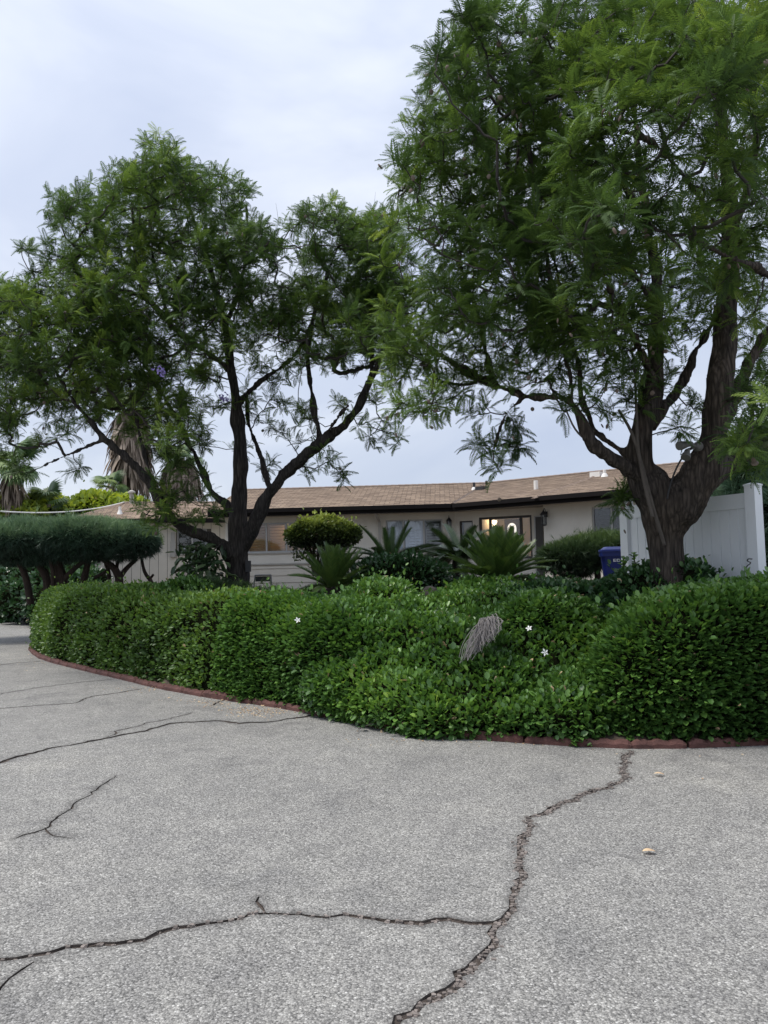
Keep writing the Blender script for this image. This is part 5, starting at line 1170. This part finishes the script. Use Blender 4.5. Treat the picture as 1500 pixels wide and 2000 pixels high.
clL = [(308, 318, 52), (300, 280, 26, 0), (258, 370, 62), (360, 365, 62), (430, 385, 52), (473, 358, 28, 0), (495, 372, 20, .3), (185, 405, 52), (130, 415, 36), (105, 395, 20, 0), (330, 440, 78), (240, 470, 78), (430, 470, 76), (500, 470, 50), (160, 500, 66), (90, 500, 42, 0), (60, 490, 26, .3), (540, 480, 36), (45, 590, 62), (-10, 590, 60), (130, 590, 78), (230, 570, 66), (330, 560, 80), (430, 560, 76), (510, 555, 55), (30, 690, 78), (120, 690, 80), (215, 660, 76), (300, 650, 60, -.5), (380, 630, 60), (470, 640, 55), (-60, 680, 80), (60, 770, 60), (150, 770, 62), (230, 760, 66), (310, 750, 60), (380, 740, 45, .5), (10, 810, 46), (-50, 790, 60), (270, 830, 46, .8), (340, 830, 50), (390, 830, 36, .5), (345, 900, 36, -.3), (320, 945, 30, -1.2), (285, 1000, 30, -1.2), (345, 985, 42, -1.2), (395, 985, 32, -.8), (420, 1000, 20, -.8), (40, 905, 36, -2), (5, 890, 36, -2), (90, 875, 26, -1.8),
 (585, 430, 34), (640, 420, 42), (700, 435, 44), (735, 420, 22, .2), (620, 495, 45), (690, 510, 54), (745, 500, 46), (600, 580, 50), (670, 590, 54), (740, 590, 54), (545, 620, 44), (610, 660, 38, .5), (690, 660, 46), (760, 660, 48), (520, 690, 38, .5), (570, 730, 30, .5), (510, 800, 32, .4), (545, 840, 28, .2), (740, 720, 36, -.8), (790, 690, 36, -.8), (640, 895, 28, -.3), (615, 920, 24, -.2), (665, 925, 18, -.3), (590, 850, 26, .2), (520, 900, 24, .3), (655, 790, 22, -1), (700, 820, 20, -.8), (420, 720, 34, .8), (400, 790, 30, .8), (470, 870, 20, 1), (745, 838, 32, -.9), (763, 862, 28, -.9), (150, 915, 14, -1.6), (130, 850, 20, -1.8),
 (690, 470, 44), (740, 560, 50), (650, 600, 44), (700, 640, 40), (760, 700, 44, -.4), (610, 540, 40), (560, 600, 36), (660, 700, 34, .3), (730, 780, 30, -.7), (765, 450, 36), (778, 520, 44), (775, 590, 48), (785, 640, 46, .5), (720, 610, 44), (300, 800, 46, .6), (350, 790, 44), (405, 850, 34, .4), (425, 785, 34, .3), (330, 880, 38, .3), (385, 915, 30, .3), (300, 880, 30, -.6), (560, 640, 42), (595, 690, 36), (645, 700, 34), (560, 785, 32, .3), (600, 800, 22), (525, 740, 36, .4), (250, 650, 56), (190, 700, 60), (180, 600, 60), (400, 700, 46), (280, 700, 56), (640, 640, 34), (480, 760, 30, .6), (300, 1020, 22, -1.3), (370, 1000, 30, -1.3), (330, 965, 28, -1.3)]
treeL = build_tree('jacaranda_tree', 'left feathery tree with forked dark trunk standing before the shuttered window', 14.0, limbsL, clL, 56.0, .25, 60, 150, 101, M['bark_left'], .028)
def blossom(px, py, d, root):
    rr = np.random.default_rng(px); mb = MB(); c = P(px, py, d)
    for k in range(22):
        p = c+rr.normal(0, .045, 3); a = norm(rr.normal(size=3)+np.array([0, 0, -.8])); s1 = norm(np.cross(a, [.2, .5, .8])); s2 = np.cross(a, s1); L_ = .045
        v = [p+(s1*math.cos(w)+s2*math.sin(w))*.005 for w in (0, 1.57, 3.14, 4.71)]+[p+a*L_+(s1*math.cos(w)+s2*math.sin(w))*.017 for w in (0, 1.57, 3.14, 4.71)]
        mb.add(v, [(i, (i+1) % 4, (i+1) % 4+4, i+4) for i in range(4)])
    mb.build('blossom', M['purple'], root)
blossom(315, 722, 11.6, treeL); blossom(441, 776, 12.9, treeL)
bx = P(485, 1106, 13.88); mb = MB(); mb.box((bx[0]-.045, bx[1]-.05, bx[2]-.10), (bx[0]+.045, bx[1]+.04, bx[2]+.10)); mb.tube([(bx[0], bx[1], bx[2]-.1), (bx[0]-.01, bx[1], bx[2]-.5)], .012, 5)
tag(mb.build('timer_box', M['black'], None), 'small black electrical box fixed low on the left tree trunk', 'electrical box')

DR = 8.7; RS = .82
limbsR = [
 [(1306, 1185, 50), (1306, 1140, 45), (1303, 1100, 41), (1300, 1060, 40), (1296, 1020, 46), (1290, 985, 48, .0), (1268, 955, 44, 0), (1252, 915, 35, 0), (1248, 880, 31, 0), (1252, 840, 28, 0), (1262, 800, 27, 0), (1275, 755, 24, .1), (1280, 700, 20, .2), (1284, 640, 17, .3), (1284, 560, 14, .5), (1270, 470, 11, .7), (1255, 380, 9, .9), (1245, 280, 7, 1), (1235, 180, 5, 1)],
 [(1300, 1040, 40), (1318, 1000, 50, -.05), (1345, 960, 52, -.1), (1372, 920, 46, -.1), (1388, 880, 40, -.1), (1396, 840, 33, -.1), (1400, 790, 29, -.1), (1405, 740, 28, -.1), (1410, 680, 26, 0), (1418, 600, 24, .1), (1425, 520, 21, .2), (1428, 440, 18, .3), (1420, 340, 15, .4), (1408, 240, 13, .5), (1400, 140, 11, .5), (1395, 40, 9, .5), (1390, -60, 7, .5)],
 [(1262, 940, 26, -.05), (1235, 922, 19, -.1), (1205, 905, 16, -.15), (1170, 880, 15, -.2), (1142, 850, 13, -.2), (1130, 815, 12, -.2), (1120, 785, 11, -.2), (1092, 773, 10.5, -.1), (1055, 776, 10.5, .1), (1010, 770, 9.5, .3), (965, 755, 9, .5), (920, 730, 8.5, .7), (875, 700, 7, .9), (835, 680, 5, 1.1), (800, 640, 3, 1.2)],
 [(1240, 900, 16, .1), (1212, 880, 11, .1), (1185, 858, 9.5, .1), (1157, 843, 9, .1), (1147, 815, 8, .1), (1135, 770, 8, .1), (1125, 700, 7, .2), (1105, 610, 6, .4), (1085, 520, 5, .6), (1070, 440, 4, .7)],
 [(1268, 830, 16, .1), (1295, 800, 13, .2), (1325, 765, 11, .3), (1342, 715, 10, .4), (1365, 675, 9, .5), (1390, 640, 8, .6), (1400, 600, 5, .7)],
 [(1396, 850, 26, -.1), (1420, 800, 19, 0), (1440, 755, 17, .1), (1462, 705, 16, .2), (1495, 660, 15, .3), (1530, 615, 13, .4), (1560, 540, 9, .4)],
 [(1375, 930, 34, 0), (1415, 905, 28, .3), (1455, 885, 22, .6), (1510, 860, 17, .9), (1580, 830, 12, 1.2)],
 [(1540, 600, 13, .35), (1545, 570, 12, -.2), (1520, 545, 12, -.6), (1480, 528, 11, -.9), (1435, 508, 9, -1.2), (1395, 488, 6, -1.5), (1350, 460, 4, -1.7)],
 [(1425, 470, 12, .1), (1460, 380, 10, .1), (1480, 280, 9, 0), (1475, 180, 7, 0), (1490, 80, 5, 0)],
 [(1120, 780, 7, -.2), (1108, 700, 7, -.2), (1092, 620, 6.5, 0), (1075, 540, 6, .2), (1060, 430, 5, .4), (1040, 330, 4, .5), (1020, 230, 3, .6)],
 [(1284, 600, 9, .4), (1220, 510, 7, .6), (1150, 430, 6, .8), (1080, 350, 5, 1), (1000, 250, 4, 1.1), (950, 160, 3, 1.1)],
 [(965, 755, 6, .5), (950, 680, 5, .7), (930, 600, 4.5, .9), (900, 520, 4, 1), (870, 430, 3, 1)],
 [(1260, 420, 8, .8), (1190, 320, 6, .8), (1120, 220, 5, .9), (1050, 110, 4, 1), (1020, 30, 3, 1)],
 [(1400, 440, 9, 0), (1330, 330, 7, -.8), (1260, 270, 6, -1.5), (1190, 250, 4, -2)],
 [(1275, 740, 10, .0), (1230, 640, 8, -.6), (1190, 560, 6, -1.2), (1150, 490, 5, -1.6)],
 [(1030, 772, 6, .2), (990, 800, 5, .2), (975, 850, 4, .2), (965, 880, 2.5, .2)],
]
clR = [(905, 50, 50), (960, 30, 52), (1010, 60, 56, .8), (1085, 40, 46), (1160, 40, 72), (1250, 40, 78), (1345, 40, 78), (1440, 40, 80), (1520, 60, 80), (870, 135, 44), (930, 140, 64), (1010, 160, 74), (1090, 140, 74), (1170, 150, 80), (1270, 150, 84), (1370, 150, 80), (1470, 160, 80), (838, 195, 30, .3), (835, 260, 46), (900, 240, 66), (985, 270, 78), (1080, 260, 82), (800, 330, 40), (785, 365, 22, .5), (860, 340, 62), (950, 370, 78), (1050, 370, 80), (1150, 370, 84), (1250, 370, 80, 1.0), (820, 415, 40), (890, 440, 66), (980, 460, 78), (1080, 470, 80), (1180, 470, 82), (1290, 470, 74, 1), (1380, 400, 70, 1.2), (1480, 420, 80, 1.0), (1500, 330, 80, .8), (1370, 280, 80, .8), (860, 530, 52), (930, 550, 66), (1020, 560, 72), (1110, 570, 72), (1210, 560, 70, .6), (1330, 560, 66, .8), (1480, 540, 66, 1), (790, 600, 40, 1), (860, 610, 52), (940, 640, 60), (1030, 640, 56), (1110, 660, 52), (1190, 650, 60), (1250, 640, 50, -.3), (1340, 620, 46, .6), (1480, 650, 40, .8), (770, 680, 36, 1), (830, 680, 40, .8), (890, 700, 44, .6), (760, 750, 42, .8), (820, 745, 46, .6), (880, 765, 40, .5), (940, 800, 30, .3), (1000, 720, 42), (1070, 710, 44, 0), (1060, 750, 24, -.2), (1140, 730, 42, -.2), (1200, 730, 52, -.1), (1230, 790, 30, -.2), (1310, 720, 36, .4), (1350, 790, 24, .4), (1180, 800, 24, -.3), (1110, 790, 18, -.4), (960, 855, 28, .1), (995, 870, 26, .1), (975, 905, 18, .1), (935, 870, 18, .2), (1010, 835, 18, .1), (820, 800, 26, .6), (770, 800, 22, .6),
 (1100, 310, 52, -2.0), (1160, 250, 60, -2.2), (1250, 240, 62, -2.3), (1330, 220, 62, -2.3), (1410, 170, 66, -2.2), (1210, 330, 60, -2.4), (1300, 330, 56, -2.4), (1120, 390, 46, -1.9), (1190, 410, 54, -2.1), (1270, 430, 54, -2.2), (1345, 440, 46, -2.2), (1140, 480, 44, -1.8), (1210, 520, 46, -1.9), (1280, 530, 40, -1.9), (1160, 560, 36, -1.6), (1450, 280, 60, -2.2), (1480, 200, 60, -2.2), (1430, 90, 60, -2.0), (1350, 110, 60, -2.0), (1240, 120, 56, -1.8), (1480, 400, 40, -2.2), (1090, 440, 34, -1.7), (1100, 600, 36, -1.2), (1220, 620, 36, -1.4), (1300, 600, 34, -1.4), (1360, 520, 36, -1.8),
 (1465, 800, 34, -2.0), (1490, 850, 36, -2.0), (1440, 850, 26, -2.0), (1510, 790, 40, -1.8), (1455, 900, 20, -1.9), (1495, 730, 32, -1.4), (1330, 835, 12, .2), (1212, 985, 14, .15), (1222, 965, 10, .15),
 (800, 640, 42, .8), (850, 690, 44, .6), (800, 720, 44, .8), (850, 770, 44, .5), (910, 740, 44, .4), (960, 700, 46, .3), (900, 800, 34, .4), (930, 680, 44, .2), (870, 640, 44, .5), (1010, 660, 46, .2), (1240, 700, 46, -.2), (1290, 670, 42, -.3), (1345, 640, 40, -.3), (1180, 700, 46, -.2), (1100, 690, 46, -.2), (1460, 570, 46, .2), (1490, 480, 56, .2), (1350, 560, 46, .2), (1140, 650, 44, -.5), (1070, 620, 44, -.3), (1050, 680, 40, 0), (1280, 740, 34, .2), (1160, 760, 30, -.3), (1470, 700, 30, .5), (1390, 560, 40, -.6), (1240, 600, 46, -.8), (1400, 560, 44, -.9), (1430, 480, 46, -1), (1400, 380, 50, -1.1), (1420, 300, 50, -1.2), (1460, 620, 36, -.6), (1370, 470, 46, -1), (1480, 360, 46, -1), (1415, 640, 24, -.5), (1470, 820, 40, -1.7), (1500, 880, 40, -1.7), (1480, 760, 40, -1.3), (1440, 880, 24, -1.8), (770, 690, 44, .6), (800, 560, 40, .8), (830, 720, 44, .3), (760, 620, 40, .9), (770, 440, 28, .4), (765, 500, 28, .8)]
treeR = build_tree('jacaranda_tree', 'huge feathery tree on the right with thick forked brown trunk by the white fence', DR, limbsR, clR, 62.0, .26, 240, 220, 102, M['bark_right'], .030, layers=((-.9, .85), (.3, 1.0), (1.5, 1.0)), whips=40)
# thin stems running up the right trunk
for pts in ([(1298, 1065, 4, -.20), (1278, 1000, 4.5, -.24), (1256, 920, 4.5, -.21), (1238, 850, 4, -.16), (1208, 800, 3, -.14)], [(1275, 1010, 4.5, -.25), (1262, 960, 4.5, -.24), (1245, 880, 4, -.19), (1243, 800, 3.5, -.15), (1240, 740, 2.5, -.1)], [(1156, 866, 2.5, -.2), (1125, 845, 2.5, -.25), (1105, 800, 2, -.25)]):
    q = px_path(pts, DR); mb = MB(); mb.tube(q[:, :3], q[:, 3], 7); mb.build('side_shoot', plain('shoot_bark', (.095, .08, .068), .85, .3, 9), treeR, smooth=True)
# twin floodlight on the right fork, with its cable
fd = 8.33; fl_ = thing('floodlight', 'grey twin floodlight fixed on the right fork of the thick tree', 'floodlight', P(1345, 885, fd+.15))
def horn(name, a, b, r0, r1):
    a, b = np.array(a), np.array(b); t = np.linspace(0, 1, 7)[:, None]; q = a*(1-t)+b*t; mb = MB(); mb.tube(q, [r0*.6, r0, r0*1.05, r0*1.25, r1*.92, r1, r1], 14, True); return mb.build(name, M['lampgrey'], fl_, smooth=False)
M['lampgrey'] = plain('lamp_housing', (.12, .115, .105), .55, .12, 6)
horn('lamp_head', P(1352, 866, fd), P(1326, 871, fd-.10), .030, .048); horn('lamp_head', P(1343, 878, fd), P(1339, 894, fd-.06), .030, .052)
mb = MB(); mb.lathe([(.055, -.02), (.055, .02), (.03, .04)], 12, P(1363, 872, fd+.12), Matrix.Rotation(math.pi/2, 3, 'X')); mb.build('base_plate', M['lampgrey'], fl_)
mb = MB(); mb.tube([P(1363, 872, fd+.12), P(1350, 870, fd)], .018, 6); mb.tube([P(1356, 874, fd+.1), P(1344, 878, fd)], .016, 6); mb.build('bracket', M['lampgrey'], fl_)
mb = MB(); q = smooth_path([P(1352, 874, fd), P(1334, 890, fd+.05), P(1318, 920, fd+.1), P(1308, 950, fd+.12), P(1303, 975, fd+.12)], 2); mb.tube(q, .011, 6); mb.build('cable', M['black'], fl_, smooth=True)

# ------------------------------------------------------------------ leaves and litter on the driveway
def dry_leaf(px, py, s_, rot, label):
    p = G(px, py, .012); n = 5; v = []; f = []
    for i in range(n+1):
        t = i/n; w = .30*math.sin(math.pi*min(1, .08+t*.92))**.8; z = .10*math.sin(t*3.0)+.03*t
        v += [(t-.5, -w, z+.10*w), (t-.5, 0, z-.02), (t-.5, w, z+.16*w)]
        if i: o = 3*(i-1); f += [(o, o+1, o+4, o+3), (o+1, o+2, o+5, o+4)]
    me = np_mesh('fallen_leaf', np.array(v), [i for q in f for i in q], [4]*len(f), M['dry'], np.linspace(.3, .9, len(v))); o = new_obj('fallen_leaf', me, None, Matrix.Translation(p.tolist()) @ Matrix.Rotation(rot, 4, 'Z') @ Matrix.Scale(s_, 4))
    return tag(o, label, 'leaf', 'dry leaves fallen on the driveway')
dry_leaf(1287, 1512, .075, 2.9, 'curled dry leaf lying on asphalt close to the crack below the right hedge')
dry_leaf(1267, 1663, .075, 3.2, 'tan dry leaf lying on the open asphalt, nearer the camera')
dry_leaf(331, 1363, .05, 1.0, 'small dark dry leaf near the edging at the left')
rr = np.random.default_rng(91); pos = []
for cx, cy, sx, sy, n in ((500, 1388, 38, 6, 260), (420, 1372, 40, 5, 120), (300, 1345, 60, 5, 60), (60, 1290, 25, 12, 40), (1340, 1495, 100, 40, 10), (900, 1446, 120, 4, 60), (760, 1424, 30, 6, 40)):
    for k in range(n):
        p = G(cx+rr.normal(0, sx), cy+rr.normal(0, sy), .008)
        if seg_dist(p[None, :2], BED)[0] < -.02: pos.append(p)
pos = np.array(pos); n = len(pos); R = frames(np.c_[rr.normal(size=(n, 2)), rr.normal(0, .2, n)], np.c_[rr.normal(0, .3, (n, 2)), np.ones(n)])*rr.uniform(.012, .030, n)[:, None, None]
tag(new_obj('leaf_litter', stamp('leaf_litter', PRIVET, R, pos, rr.random(n), rr.integers(0, 2, n), M['dry'])), 'scattered tan bits of dry litter along the red edging', kind='stuff')
tws = thing('broken_sprig', 'small broken leafy sprig lying on the asphalt by the low shrub', 'sprig', G(735, 1420, 0))
a, b = G(700, 1424, .03), G(760, 1412, .05); mb = MB(); mb.tube(smooth_path([a, (a+b)/2+[0, 0, .03], b], 1), .005, 5); mb.build('stem', M['twig'], tws)
m = 16; t_ = rr.random(m)[:, None]; pos = a*(1-t_)+b*t_+np.c_[rr.normal(0, .02, (m, 2)), np.full(m, .012)]; leaf_parts(CARISSA, frames(np.c_[rr.normal(size=(m, 2)), rr.normal(.1, .2, m)], np.c_[rr.normal(0, .4, (m, 2)), np.ones(m)])*.055, pos, rr.uniform(.2, .6, m), rr.integers(0, 3, m), M['carissa_dark'], tws, range(m))
